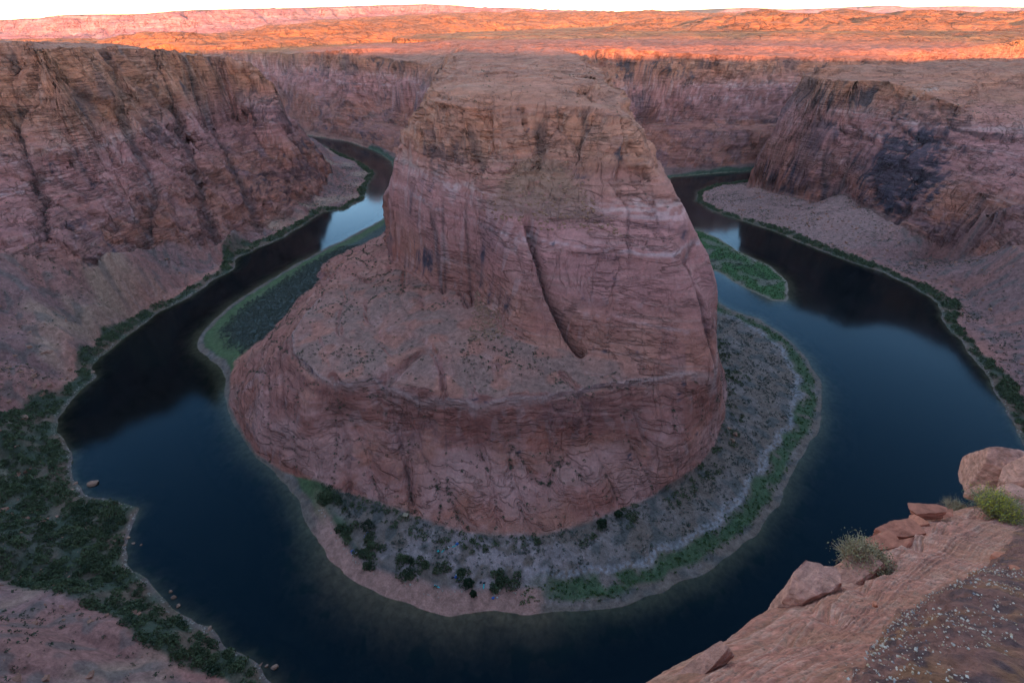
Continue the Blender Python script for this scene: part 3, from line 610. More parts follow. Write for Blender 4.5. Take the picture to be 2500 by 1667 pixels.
# ------------------------------------------------------------------ pigments of rock, soil and plants
def lerp(a, b, t):
    return a + (np.asarray(b, F32) - a) * t[..., None]
def pigment():
    x, y, z = PX, PYY, PZZ
    big = n2(x, y, 150, 90); mid = n3(x, y, z, 34, 91, 20); fine = n3(x, y, z, 6, 92, 3)
    bed = n3(x, y, z + 3 * n2(x, y, 90, 93), 160, 94, 7); bedf = n3(x, y, z + 2 * n2(x, y, 40, 95), 70, 96, 2.2)
    C = np.zeros(x.shape + (3,), F32); C[:] = (0.33, 0.135, 0.090)
    C = lerp(C, (0.37, 0.165, 0.105), sm(-.3, .5, mid + .3 * big))
    # younger beds high up are browner and duller, the massive lower sandstone is pink
    C = lerp(C, (0.40, 0.155, 0.085), np.clip(TONE, 0, 1) * np.where(FL['inner'] & (z < 192) & (RR < 600), .4, .9))
    C = lerp(C, (0.22, 0.115, 0.10), np.clip(-TONE, 0, 1) * np.where(FL['inner'] & (z < 192) & (RR < 600), .45, 1.1))
    hi = sm(188, 208, z + 6 * mid)
    C = lerp(C, (0.36, 0.155, 0.098), hi * .6)
    C = lerp(C, (0.37, 0.165, 0.130), (1 - hi) * sm(90, 130, z) * .8)
    pz = FL['inner'] & (z < 192) & (RR < 600)
    C = lerp(C, (0.24, 0.098, 0.070), sm(.1, .5, bed) * np.where(pz, .15, .40))
    C = lerp(C, (0.13, 0.065, 0.05), np.clip(EDGE, 0, 1) * np.where(pz, .2, .42))
    C = lerp(C, (0.075, 0.045, 0.04), FL['crk'] * FL['rock'] * .75)  # open fissures: slot shade put into the colour to back up their depth
    crs = FL['inner'] * (z < 74) * (z > 8) * (RR < 420)
    cr = n2(x + .35 * y, y * .3, 30, 45); cr2 = n2(x * .8 + .3 * y, y * .35, 13, 145)
    C = lerp(C, (0.19, 0.085, 0.062), crs * ((1 - sm(0, .05, np.abs(cr))) * .7 + (1 - sm(0, .03, np.abs(cr2))) * .45))
    C = lerp(C, (0.40, 0.22, 0.17), crs * sm(.0, .45, n2(x, y, 24, 146) + .3 * fine) * .5)
    C = lerp(C, (0.25, 0.105, 0.075), crs * sm(34, 46, z + 6 * n2(x, y, 26, 147)) * sm(.12, .3, steep) * .6)  # steep apron band: dark red rock, its shading deepened in the colour
    C = lerp(C, (0.17, 0.070, 0.052), crs * sm(50, 62, z + 5 * n2(x, y, 20, 151)) * sm(.15, .35, steep) * sm(-.1, .4, n3(x, y, z, 14, 152)) * .45)  # undercut below the bench rim, shade painted into the colour
    C = lerp(C, (0.42, 0.235, 0.18), crs * (1 - sm(28, 38, z + 5 * n2(x, y, 26, 153))) * sm(-.4, .3, n2(x, y, 40, 154)) * .65)  # gentle lower slope: pinker rock, its brighter shading put into the colour
    NR.locate(x.ravel(), y.ravel()); dr3 = NR.sd('p3').reshape(x.shape)
    C = lerp(C, (0.40, 0.28, 0.22), FL['inner'] * (y < 440) * (RR < 600) * np.exp(-((dr3 - 1.0) / 1.6) ** 2) * .6)
    C = lerp(C, (0.38, 0.23, 0.165), sm(.15, .55, bedf) * .30)
    pale = np.exp(-((z - 148 - 5 * big) / 2.2) ** 2) + .8 * np.exp(-((z - 175 - 8 * mid) / 6.0) ** 2) + .5 * np.exp(-((z - 101 - 5 * big) / 1.5) ** 2)
    C = lerp(C, (0.44, 0.33, 0.28), np.clip(pale, 0, 1) * sm(-.35, .3, fine + bedf) * .55)
    # desert varnish runs down the steep faces in dark streaks
    st = sm(.30, .62, steep)
    ang = n3(x, y, z, 9, 97, 60); ang2 = n3(x, y, z, 3.2, 98, 36); patch = n3(x, y, z, 75, 99, 60)
    far = sm(560, 900, RR)
    var = st * sm(.10, .40, ang * .3 + ang2 * .18 + patch * 1.0 + .35 * mid - .16 + .12 * far)
    C = lerp(C, (0.11, 0.072, 0.074), var * np.where(pz, .4, .65))
    wash = st * sm(.18, .4, n3(x, y, z, 7, 100, 110) + .35 * n3(x, y, z, 60, 101, 40) - .1) * (1 - var)
    C = lerp(C, (0.46, 0.36, 0.30), wash * .22)
    # the big dark stained faces
    def blob(px, r, rz):
        return np.exp(-(((x - px[0]) ** 2 + (y - px[1]) ** 2) / r ** 2 + ((z - px[2]) / rz) ** 2))
    stain = 1.2 * blob(PZ(2080, 420, 90), 60, 50) + blob(PZ(2040, 340, 140), 60, 40) + .8 * blob(PZ(2020, 230, 190), 60, 22) + .8 * blob(PZ(1800, 400, 50), 60, 25) + .7 * blob(PZ(1880, 230, 190), 45, 16) \
        + .9 * blob(PZ(1095, 580, 125), 16, 14) + .6 * blob(PZ(960, 590, 90), 26, 30) + .7 * blob(PZ(800, 160, 200), 160, 32) + .6 * blob(PZ(970, 170, 210), 60, 30) + .6 * blob(PZ(1480, 160, 210), 140, 30) + .7 * blob(PZ(720, 220, 130), 80, 40)
    stn = sm(.32, .60, stain * .8 + .5 * ang + .35 * fine + .3 * mid) * sm(.12, .35, steep)
    C = lerp(C, (0.060, 0.048, 0.060), stn * .85)
    white = np.clip(blob(PZ(1935, 215, 190), 18, 18) + blob(PZ(2115, 245, 190), 22, 24) + .8 * blob(PZ(830, 135, 222), 50, 12), 0, 1)
    C = lerp(C, (0.45, 0.38, 0.34), sm(.28, .5, white + .9 * ang2 + .4 * ang) * sm(.1, .3, white) * .5)
    # rubble and soil where the rock lies flat
    flat = 1 - sm(.05, .2, steep)
    inpen = FL['inner']
    bench = inpen * (z > 55) * (z < 95) * flat * (FL['lvl'] > 2.9) * (FL['lvl'] < 4.1)
    C = lerp(C, (0.215, 0.125, 0.088), bench * (.55 + .4 * sm(-.3, .3, n2(x, y, 40, 102))))
    C = lerp(C, (0.32, 0.13, 0.08), bench * sm(.1, .4, n2(x, y, 22, 103)) * .7)
    # talus
    tal = np.where(inpen, 0, 1 - FL['rock']) * sm(4, 30, FL['shore'])
    tc = np.zeros_like(C); tc[:] = (0.215, 0.12, 0.095)
    tc = lerp(tc, (0.30, 0.195, 0.125), sm(-.1, .35, n2(x, y, 70, 104) + .25 * n2(x, y, 14, 105)) * (x < 200))
    tc = lerp(tc, (0.255, 0.125, 0.092), sm(0, .4, n2(x, y, 55, 106)))
    tc = lerp(tc, (0.12, 0.10, 0.08), sm(.1, .4, n2(x, y, 9, 107)) * .6)
    C = C * (1 - tal[..., None]) + tc * tal[..., None]
    # rubble cone under the upper cliff of the peninsula
    cone = inpen * sm(160, 168, z) * (1 - sm(200, 208, z)) * (1 - sm(.6, 1.0, np.abs(x - 25) / (24 + (203 - z) * 1.1)))
    C = lerp(C, (0.25, 0.135, 0.095), cone * sm(-.35, .0, fine + .3))
    # shore flats
    s = FL['shore']; flatI = inpen * (1 - sm(.97, 1.06, FL['lvl'])) * (RR < 1500)
    fc = np.zeros_like(C); fc[:] = (0.17, 0.118, 0.085)
    fc = lerp(fc, (0.20, 0.15, 0.12), sm(-.05, .4, n2(x, y, 30, 110) + .3 * n2(x, y, 9, 111)) * .7)
    fc = lerp(fc, (0.09, 0.085, 0.070), sm(.05, .4, n2(x, y, 12, 112)) * .8)
    camp = np.exp(-(((x + 25) / 75) ** 2 + ((y - 165) / 28) ** 2))
    fc = lerp(fc, (0.30, 0.215, 0.18), np.clip(camp * 1.3, 0, 1) * sm(-.25, .15, n2(x, y, 15, 113) + .3 * n2(x, y, 5, 114)))
    right = sm(-5, 40, x); wob = 4 * n2(x, y, 25, 115)
    peb = right * sm(18, 21, s + wob) * (1 - sm(23, 28, s + wob))
    fc = lerp(fc, (0.30, 0.27, 0.25), peb * sm(-.5, .3, n2(x, y, 2.5, 116)) * .65)
    grn = (y < 900) * sm(5, 9, s + .5 * wob) * (1 - sm(15, 22, s + 1.8 * wob)) * np.maximum(right, sm(-95, -140, x)) * sm(-.75, -.25, n2(x, y, 11, 164))
    fc = lerp(fc, (0.05, 0.085, 0.035), grn * .9)
    meadow = sm(-120, -170, x) * (y < 900) * (1 - sm(30, 50, s)) * sm(6, 10, s)
    fc = lerp(fc, (0.085, 0.115, 0.045), meadow * .9)
    brush = sm(-110, -150, x) * (y < 900) * sm(22, 40, s + wob)
    fc = lerp(fc, (0.060, 0.075, 0.060), brush * .9)
    beach = sm(-160, -130, x) * (1 - sm(14, 24, x)) * (1 - sm(11, 16, s + .4 * wob))
    fc = lerp(fc, (0.37, 0.185, 0.13), beach)
    fc = lerp(fc, (0.175, 0.125, 0.09), (1 - sm(2.0, 5.5, s + .5 * wob)) * (1 - beach) * sm(-.6, .3, n2(x, y, 18, 148)))
    fc = lerp(fc, (0.24, 0.125, 0.095), sm(950, 1050, y) * sm(8, 14, s)); fc = lerp(fc, (0.07, 0.09, 0.05), sm(950, 1050, y) * (1 - sm(7, 12, s + wob)))
    isl = FL['sL'] > 0
    fc = np.where(isl[..., None], lerp(lerp(fc * 0 + np.array((0.055, 0.105, 0.035), F32), (0.17, 0.14, 0.10), sm(.1, .4, n2(x, y, 22, 117)) * .8), (0.23, 0.17, 0.12), 1 - sm(2.5, 5, FL['sL'] + .3 * wob)), fc)
    flatI = np.where(isl, 1.0, flatI)
    C = C * (1 - flatI[..., None]) + fc * flatI[..., None]
    # outer bank: wet stones, then willow thicket
    so = (~inpen) & (FL['sO'] > 0)
    bankw = 16 + 10 * n2(x, y, 90, 118) + (x < 0) * (30 * np.exp(-((y - 260) / 60) ** 2) + 44 * np.exp(-((y - 168) / 34) ** 2))
    bk = so * (1 - sm(.85, 1.15, s / np.maximum(bankw, 6))) 
    C = lerp(C, (0.060, 0.072, 0.043), bk * (.7 + .28 * sm(-.3, .3, n2(x, y, 20, 150))))
    bar = so * sm(380, 430, x) * sm(650, 720, y) * sm(bankw * .8, bankw * 1.3, s) * (1 - FL['rock'])
    C = lerp(C, (0.27, 0.165, 0.125), bar * .8)
    C = lerp(C, (0.17, 0.115, 0.09), so * (1 - sm(.5, 3.5, s + .4 * wob)) * sm(-.5, .4, n2(x, y, 22, 149)))
    # river bed
    wet = s <= 0
    dp = -z
    bc = np.zeros_like(C); bc[:] = (0.20, 0.15, 0.10)
    bc = lerp(bc, (0.31, 0.19, 0.13), sm(-150, -120, x) * (1 - sm(20, 40, x)) * (y < 260))
    weed = sm(.05, .3, n2(x, y, 14, 120) + .3 * n2(x, y, 5, 121)) * sm(.8, 1.6, dp)
    bc = lerp(bc, (0.055, 0.075, 0.03), weed * .8)
    C = np.where(wet[..., None], bc, C)
    # country beyond the canyon
    w = FL['wfar'] * sm(0, .15, FL['fl']) * 0 + FL['wfar']
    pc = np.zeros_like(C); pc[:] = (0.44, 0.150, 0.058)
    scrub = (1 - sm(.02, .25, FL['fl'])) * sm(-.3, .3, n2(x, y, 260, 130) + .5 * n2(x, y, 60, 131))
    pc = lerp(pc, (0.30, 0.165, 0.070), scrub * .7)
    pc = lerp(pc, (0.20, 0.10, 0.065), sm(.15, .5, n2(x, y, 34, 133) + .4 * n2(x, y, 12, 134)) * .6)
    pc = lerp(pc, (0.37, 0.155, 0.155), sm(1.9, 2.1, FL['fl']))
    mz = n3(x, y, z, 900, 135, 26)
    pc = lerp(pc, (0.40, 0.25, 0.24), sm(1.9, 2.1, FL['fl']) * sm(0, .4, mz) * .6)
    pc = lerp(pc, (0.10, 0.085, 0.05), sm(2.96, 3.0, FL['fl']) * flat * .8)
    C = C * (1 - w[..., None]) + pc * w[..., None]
    dry = (FL['shore'] > 2) * np.where(FL['inner'], sm(.9, 1.1, FL['lvl']), 1.0) * (1 - FL['wfar'])
    sat = C.max(-1) - C.min(-1); dry = dry * sm(.03, .12, sat) * (C[..., 0] > C[..., 1])
    C[..., 0] *= 1 + .24 * dry; C[..., 1] *= 1 + .11 * dry; C[..., 2] *= 1 + .11 * dry
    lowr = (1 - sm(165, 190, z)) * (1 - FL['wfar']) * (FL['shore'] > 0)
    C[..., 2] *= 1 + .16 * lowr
    C *= (1 + .16 * fine + .10 * n3(x, y, z, 2.2, 140))[..., None]
    return np.clip(C, 0.01, 0.9)
C = pigment()
print('pigment', round(time.time() - T0, 1))

# ------------------------------------------------------------------ materials
def new_mat(name):
    m = bpy.data.materials.new(name); m.use_nodes = True
    nt = m.node_tree; nt.nodes.clear()
    out = nt.nodes.new('ShaderNodeOutputMaterial')
    return m, nt, out
def nd(nt, t, **kw):
    n = nt.nodes.new(t)
    for k, v in kw.items():
        if k.startswith('i_'):
            n.inputs[int(k[2:])].default_value = v
        else:
            setattr(n, k, v)
    return n
def rock_material(name, scale=1.0, grain=0.5, bumpd=0.6, contrast=0.35, band=(0.02, 0.02, 0.35), joint=None, beds=None):
    m, nt, out = new_mat(name)
    L = nt.links.new
    att = nd(nt, 'ShaderNodeAttribute', attribute_name='pigment')
    geo = nd(nt, 'ShaderNodeNewGeometry')
    mp = nd(nt, 'ShaderNodeMapping'); mp.inputs['Scale'].default_value = band
    L(geo.outputs['Position'], mp.inputs['Vector'])
    nb = nd(nt, 'ShaderNodeTexNoise'); nb.inputs['Scale'].default_value = 1.0; nb.inputs['Detail'].default_value = 6; nb.inputs['Distortion'].default_value = 0.6
    L(mp.outputs[0], nb.inputs['Vector'])
    nf = nd(nt, 'ShaderNodeTexNoise'); nf.inputs['Scale'].default_value = grain * scale; nf.inputs['Detail'].default_value = 8; nf.inputs['Roughness'].default_value = 0.65
    L(geo.outputs['Position'], nf.inputs['Vector'])
    r1 = nd(nt, 'ShaderNodeMapRange'); r1.inputs[1].default_value = .3; r1.inputs[2].default_value = .7; r1.inputs[3].default_value = 1 - contrast; r1.inputs[4].default_value = 1 + contrast
    L(nb.outputs[0], r1.inputs[0])
    r2 = nd(nt, 'ShaderNodeMapRange'); r2.inputs[1].default_value = .3; r2.inputs[2].default_value = .7; r2.inputs[3].default_value = 1 - contrast * .8; r2.inputs[4].default_value = 1 + contrast * .8
    L(nf.outputs[0], r2.inputs[0])
    mu = nd(nt, 'ShaderNodeMath', operation='MULTIPLY'); L(r1.outputs[0], mu.inputs[0]); L(r2.outputs[0], mu.inputs[1])
    fac = mu.outputs[0]
    ad = nd(nt, 'ShaderNodeMath', operation='ADD'); L(nb.outputs[0], ad.inputs[0]); L(nf.outputs[0], ad.inputs[1])
    hgt = ad.outputs[0]
    def line(vec, sc, width, depth, mask_scale, vor):
        """thin dark cracks or bedding planes that come and go"""
        nonlocal fac, hgt
        mp2 = nd(nt, 'ShaderNodeMapping'); mp2.inputs['Scale'].default_value = vec; L(geo.outputs['Position'], mp2.inputs['Vector'])
        wn_ = nd(nt, 'ShaderNodeTexNoise'); wn_.inputs['Scale'].default_value = sc * 2.2; wn_.inputs['Detail'].default_value = 3; L(mp2.outputs[0], wn_.inputs['Vector'])
        va = nd(nt, 'ShaderNodeVectorMath', operation='MULTIPLY_ADD'); L(wn_.outputs['Color'], va.inputs[0]); va.inputs[1].default_value = (.9 / sc,) * 3; L(mp2.outputs[0], va.inputs[2])
        if vor:
            t = nd(nt, 'ShaderNodeTexVoronoi', feature='DISTANCE_TO_EDGE'); t.inputs['Scale'].default_value = sc; L(va.outputs[0], t.inputs['Vector']); o_ = t.outputs['Distance']
        else:
            t = nd(nt, 'ShaderNodeTexNoise'); t.inputs['Scale'].default_value = sc; t.inputs['Detail'].default_value = 5; L(mp2.outputs[0], t.inputs['Vector'])
            sb = nd(nt, 'ShaderNodeMath', operation='SUBTRACT'); L(t.outputs[0], sb.inputs[0]); sb.inputs[1].default_value = .5
            ab = nd(nt, 'ShaderNodeMath', operation='ABSOLUTE'); L(sb.outputs[0], ab.inputs[0]); o_ = ab.outputs[0]
        a = nd(nt, 'ShaderNodeMapRange'); a.inputs[1].default_value = 0; a.inputs[2].default_value = width; a.inputs[3].default_value = 1; a.inputs[4].default_value = 0; L(o_, a.inputs[0])
        mk = nd(nt, 'ShaderNodeTexNoise'); mk.inputs['Scale'].default_value = mask_scale; mk.inputs['Detail'].default_value = 3; L(geo.outputs['Position'], mk.inputs['Vector'])
        b = nd(nt, 'ShaderNodeMapRange'); b.inputs[1].default_value = .42; b.inputs[2].default_value = .60; L(mk.outputs[0], b.inputs[0])
        c = nd(nt, 'ShaderNodeMath', operation='MULTIPLY'); L(a.outputs[0], c.inputs[0]); L(b.outputs[0], c.inputs[1])
        d = nd(nt, 'ShaderNodeMath', operation='MULTIPLY_ADD'); L(c.outputs[0], d.inputs[0]); d.inputs[1].default_value = -depth; d.inputs[2].default_value = 1
        e = nd(nt, 'ShaderNodeMath', operation='MULTIPLY'); L(fac, e.inputs[0]); L(d.outputs[0], e.inputs[1]); fac = e.outputs[0]
        f = nd(nt, 'ShaderNodeMath', operation='MULTIPLY_ADD'); L(c.outputs[0], f.inputs[0]); f.inputs[1].default_value = -.9; L(hgt, f.inputs[2]); hgt = f.outputs[0]
    if joint:
        line(joint[0], joint[1], .035, joint[2], joint[1] * .6, True)
        line(joint[0], joint[1] * 2.7, .05, joint[2] * .7, joint[1] * 1.2, True)
    if beds:
        line(beds[0], beds[1], .022, beds[2], .02, False)
        line(beds[0], beds[1] * 2.6, .03, beds[2] * .8, .03, False)
    vm = nd(nt, 'ShaderNodeVectorMath', operation='SCALE'); L(att.outputs['Color'], vm.inputs[0]); L(fac, vm.inputs['Scale'])
    bp = nd(nt, 'ShaderNodeBump'); bp.inputs['Strength'].default_value = 1.0; bp.inputs['Distance'].default_value = bumpd
    L(hgt, bp.inputs['Height'])
    bs = nd(nt, 'ShaderNodeBsdfPrincipled'); bs.inputs['Roughness'].default_value = 0.92; bs.inputs['Specular IOR Level'].default_value = 0.15
    L(vm.outputs[0], bs.inputs['Base Color']); L(bp.outputs[0], bs.inputs['Normal'])
    L(bs.outputs[0], out.inputs[0])
    return m
M_ROCK = rock_material('sandstone', grain=0.45, bumpd=1.8, contrast=0.21, joint=((1, .8, .28), .04, .30), beds=((.10, .10, 1), .14, .22))
M_SOIL = rock_material('soil_and_scrub', grain=0.9, bumpd=0.5, contrast=0.28, band=(0.25, 0.25, 0.25))
M_PEN = rock_material('massive_sandstone', grain=0.5, bumpd=1.3, contrast=0.18, band=(0.03, 0.03, 0.2), joint=((1, .35, .3), .018, .05), beds=((.16, .16, 1), .10, .24))
M_FAR = rock_material('far_sandstone', grain=0.03, bumpd=12.0, contrast=0.30, band=(0.004, 0.004, 0.06), joint=((1, 1, .6), .008, .4))
M_BED = rock_material('river_bed', grain=0.3, bumpd=0.2, contrast=0.25, band=(0.2, 0.2, 0.2))

def tag(o, label=None, cat=None, group=None, kind=None):
    if label: o['label'] = label
    if cat: o['category'] = cat
    if group: o['group'] = group
    if kind: o['kind'] = kind
    return o
def mesh_np(name, V, Fq, mat, col=None, smooth=True, parent=None):
    V = np.asarray(V, F32); Fq = np.asarray(Fq, np.int32)
    me = bpy.data.meshes.new(name)
    me.vertices.add(len(V)); me.vertices.foreach_set('co', V.ravel())
    n, kk = Fq.shape
    me.loops.add(n * kk); me.loops.foreach_set('vertex_index', Fq.ravel())
    me.polygons.add(n); me.polygons.foreach_set('loop_start', np.arange(n, dtype=np.int32) * kk)
    me.polygons.foreach_set('loop_total', np.full(n, kk, np.int32))
    me.polygons.foreach_set('use_smooth', np.full(n, smooth, bool))
    if col is not None:
        a = me.attributes.new('pigment', 'FLOAT_COLOR', 'POINT')
        c4 = np.concatenate([col, np.ones((len(col), 1), F32)], 1).astype(F32)
        a.data.foreach_set('color', c4.ravel())
    me.materials.append(mat)
    me.update(); me.validate()
    o = bpy.data.objects.new(name, me); COL.objects.link(o)
    if parent: o.parent = parent
    return o

# ------------------------------------------------------------------ cut the ground into the pieces of country it is made of
VV = np.stack([PX, PYY, PZZ], -1).reshape(-1, 3); CC = C.reshape(-1, 3)
i0 = np.arange(NA)[:, None]; i1 = (np.arange(NA)[:, None] + 1) % NA
jj = np.arange(NR_ - 1)[None, :]
quads = np.stack([i0 * NR_ + jj, i1 * NR_ + jj, i1 * NR_ + jj + 1, i0 * NR_ + jj + 1], -1)
def fm(a): return a[:, :-1]
qs, qlv, qin, qfl, qwf = fm(FL['shore']), fm(FL['lvl']), fm(FL['inner']), fm(FL['fl']), fm(FL['wfar'])
qx, qy, qL = fm(PX), fm(PYY), fm(FL['sL'])
far = (qwf > .5)
reg = np.full(qs.shape, -1)
reg[qs <= 0] = 0
reg[(qs > 0) & qin & (qlv < 1.02)] = 1
reg[(qs > 0) & qin & (qlv >= 1.02)] = 2
reg[(qs > 0) & qin & (qlv >= 3.0) & (qlv < 4.0) & (qy < 440) & (fm(steep) < .16)] = 13
reg[(qs > 0) & qin & (qlv >= 1.02) & (qy > 1130 + 0 * qx)] = 3
reg[(qs > 0) & qin & (qlv < 1.02) & (qy > 1130)] = 3
reg[(qs > 0) & ~qin & (qx <= 0)] = 4
reg[(qs > 0) & ~qin & (qx > 0)] = 5
reg[(qs > 0) & ~qin & (qlv < 1.98) & (qx <= 0)] = 6
reg[(qs > 0) & ~qin & (qlv < 1.98) & (qx > 0)] = 7
reg[(qy < -60) & (qs > 0) & (np.abs(qx) < 9e9) & ~qin & (qlv > 4)] = 8
reg[qL > 0] = 9
reg[far & (qfl < 1.6)] = 10
reg[far & (qfl >= 1.6) & (qx < 0.32 * qy)] = 11
reg[far & (qfl >= 1.6) & (qx >= 0.32 * qy)] = 12
REG = [('riverbed', 'sand and weed covered river bed under the clear shallow water', M_BED),
       ('peninsula_shore', 'scrub covered river flat with a green and pale pebble rim round the rock peninsula', M_SOIL),
       ('rock_peninsula', 'tall red sandstone butte with a flat bench, enclosed by the river bend', M_PEN),
       ('far_canyon_wall', 'distant reddish canyon wall behind the peninsula with its rim touched by sun', M_ROCK),
       ('left_canyon_wall', 'fractured sandstone cliff along the left side of the river', M_ROCK),
       ('right_canyon_wall', 'sandstone cliff with dark and white varnish streaks right of the peninsula', M_ROCK),
       ('left_talus_slope', 'scrubby debris slopes and green bank below the left cliff', M_SOIL),
       ('right_talus_slope', 'reddish debris slope and gravel bar below the right cliff', M_SOIL),
       ('rear_hills', 'slickrock rise behind the overlook, outside the view, shaped to shade the canyon', M_ROCK),
       ('river_island', 'small green island bar close to the right foot of the butte', M_SOIL),
       ('desert_plateau', 'sunlit orange slickrock plateau and low mounds beyond the canyon', M_FAR),
       ('left_mesa', 'long pink sunlit mesa cliff on the left horizon', M_FAR),
       ('right_mesa', 'distant bluish pink mesa on the right horizon', M_FAR),
       ('peninsula_bench', 'flat brown gravelly bench top of the rock peninsula below the great wall', M_SOIL)]
for k, (nm, lb, mt) in enumerate(REG):
    m = reg == k
    if not m.any(): continue
    Q = quads[m]
    if k == 0:                                  # the deep middle of the river is one flat bed
        Q = Q[(VV[Q, 2] > -6.0).any(1)]
    u, inv = np.unique(Q, return_inverse=True)
    vv_, cc_, qq_ = VV[u], CC[u], inv.reshape(-1, 4)
    if k == 0:
        b_ = len(vv_)
        vv_ = np.concatenate([vv_, np.array([(-1700, -10, -6.3), (1700, -10, -6.3), (1700, 2700, -6.3), (-1700, 2700, -6.3)], F32)])
        cc_ = np.concatenate([cc_, np.full((4, 3), .06, F32)]); qq_ = np.concatenate([qq_, [[b_, b_ + 1, b_ + 2, b_ + 3]]])
    o = mesh_np(nm, vv_, qq_, mt, cc_)
    tag(o, lb, kind='structure')
print('terrain meshes', round(time.time() - T0, 1), len(VV))

# ------------------------------------------------------------------ river
xs = np.arange(-1690, 1690, 7.0, dtype=F32); ys = np.arange(-20, 2690, 7.0, dtype=F32)
gx, gy = np.meshgrid(xs, ys)
NR.locate(gx.ravel(), gy.ravel())
a_, b_, c_ = NR.sd('p0').reshape(gx.shape), NR.sd('o0').reshape(gx.shape), NR.sd('isle').reshape(gx.shape)
hw, fw = height(gx.ravel(), gy.ravel(), full=False)
dep = np.clip(-hw.reshape(gx.shape), 0, 20)
keep = np.maximum(a_, b_) < 16
ny, nx = gx.shape
kf = keep[:-1, :-1] | keep[1:, :-1] | keep[:-1, 1:] | keep[1:, 1:]
idx = np.arange(ny * nx).reshape(ny, nx)
Q = np.stack([idx[:-1, :-1], idx[:-1, 1:], idx[1:, 1:], idx[1:, :-1]], -1)[kf]
u, inv = np.unique(Q, return_inverse=True)
wm, nt, out = new_mat('river_water')
L = nt.links.new
geo = nd(nt, 'ShaderNodeNewGeometry')
att = nd(nt, 'ShaderNodeAttribute', attribute_name='pigment')
n1 = nd(nt, 'ShaderNodeTexNoise'); n1.inputs['Scale'].default_value = 0.35; n1.inputs['Detail'].default_value = 4
n2_ = nd(nt, 'ShaderNodeTexNoise'); n2_.inputs['Scale'].default_value = 0.02; n2_.inputs['Detail'].default_value = 3; n2_.inputs['Distortion'].default_value = 1.0
L(geo.outputs['Position'], n1.inputs['Vector']); L(geo.outputs['Position'], n2_.inputs['Vector'])
mr = nd(nt, 'ShaderNodeMapRange'); mr.inputs[1].default_value = .4; mr.inputs[2].default_value = .65; mr.inputs[3].default_value = .25; mr.inputs[4].default_value = 1
L(n2_.outputs[0], mr.inputs[0])
bp = nd(nt, 'ShaderNodeBump'); bp.inputs['Distance'].default_value = 0.05
L(mr.outputs[0], bp.inputs['Strength']); L(n1.outputs[0], bp.inputs['Height'])
gl = nd(nt, 'ShaderNodeBsdfGlossy'); gl.inputs['Roughness'].default_value = 0.09; gl.inputs['Color'].default_value = (.40, .66, .90, 1)
L(bp.outputs[0], gl.inputs['Normal'])
tr = nd(nt, 'ShaderNodeBsdfTransparent'); tr.inputs['Color'].default_value = (0.72, 0.76, 0.68, 1)
df = nd(nt, 'ShaderNodeBsdfDiffuse'); df.inputs['Color'].default_value = (0.0004, 0.0018, 0.0026, 1)
mx = nd(nt, 'ShaderNodeMixShader'); L(att.outputs['Fac'], mx.inputs[0]); L(tr.outputs[0], mx.inputs[1]); L(df.outputs[0], mx.inputs[2])
fr = nd(nt, 'ShaderNodeFresnel'); fr.inputs['IOR'].default_value = 1.333; L(bp.outputs[0], fr.inputs['Normal'])
tr_ = nd(nt, 'ShaderNodeMapRange'); tr_.inputs[1].default_value = .02; tr_.inputs[2].default_value = .16; L(fr.outputs[0], tr_.inputs[0])
tc_ = nd(nt, 'ShaderNodeMix', data_type='RGBA'); L(tr_.outputs[0], tc_.inputs[0]); tc_.inputs[6].default_value = (.17, .42, .64, 1); tc_.inputs[7].default_value = (.80, .92, 1, 1)
L(tc_.outputs[2], gl.inputs['Color'])
m2 = nd(nt, 'ShaderNodeMixShader'); L(fr.outputs[0], m2.inputs[0]); L(mx.outputs[0], m2.inputs[1]); L(gl.outputs[0], m2.inputs[2])
L(m2.outputs[0], out.inputs[0])
murk = 1 - np.exp(-dep.ravel()[u] / 1.5)
wv = np.stack([gx.ravel()[u], gy.ravel()[u], np.zeros(len(u), F32)], 1)
ro = mesh_np('river', wv, inv.reshape(-1, 4), wm, np.repeat(murk[:, None], 3, 1))
tag(ro, 'dark blue green river looping round the rock peninsula', kind='structure')

# =================================================================== things
def pmat(name, col, rough=0.8, emis=None):
    m, nt, out = new_mat(name)
    b = nd(nt, 'ShaderNodeBsdfPrincipled'); b.inputs['Roughness'].default_value = rough
    b.inputs['Specular IOR Level'].default_value = 0.3
    geo = nd(nt, 'ShaderNodeNewGeometry'); nz = nd(nt, 'ShaderNodeTexNoise'); nz.inputs['Scale'].default_value = 3.0; nz.inputs['Detail'].default_value = 4
    nt.links.new(geo.outputs['Position'], nz.inputs['Vector'])
    mr = nd(nt, 'ShaderNodeMapRange'); mr.inputs[1].default_value = .3; mr.inputs[2].default_value = .7; mr.inputs[3].default_value = .75; mr.inputs[4].default_value = 1.25
    nt.links.new(nz.outputs[0], mr.inputs[0])
    vm = nd(nt, 'ShaderNodeVectorMath', operation='SCALE'); vm.inputs[0].default_value = col
    nt.links.new(mr.outputs[0], vm.inputs['Scale']); nt.links.new(vm.outputs[0], b.inputs['Base Color'])
    nt.links.new(b.outputs[0], out.inputs[0])
    return m
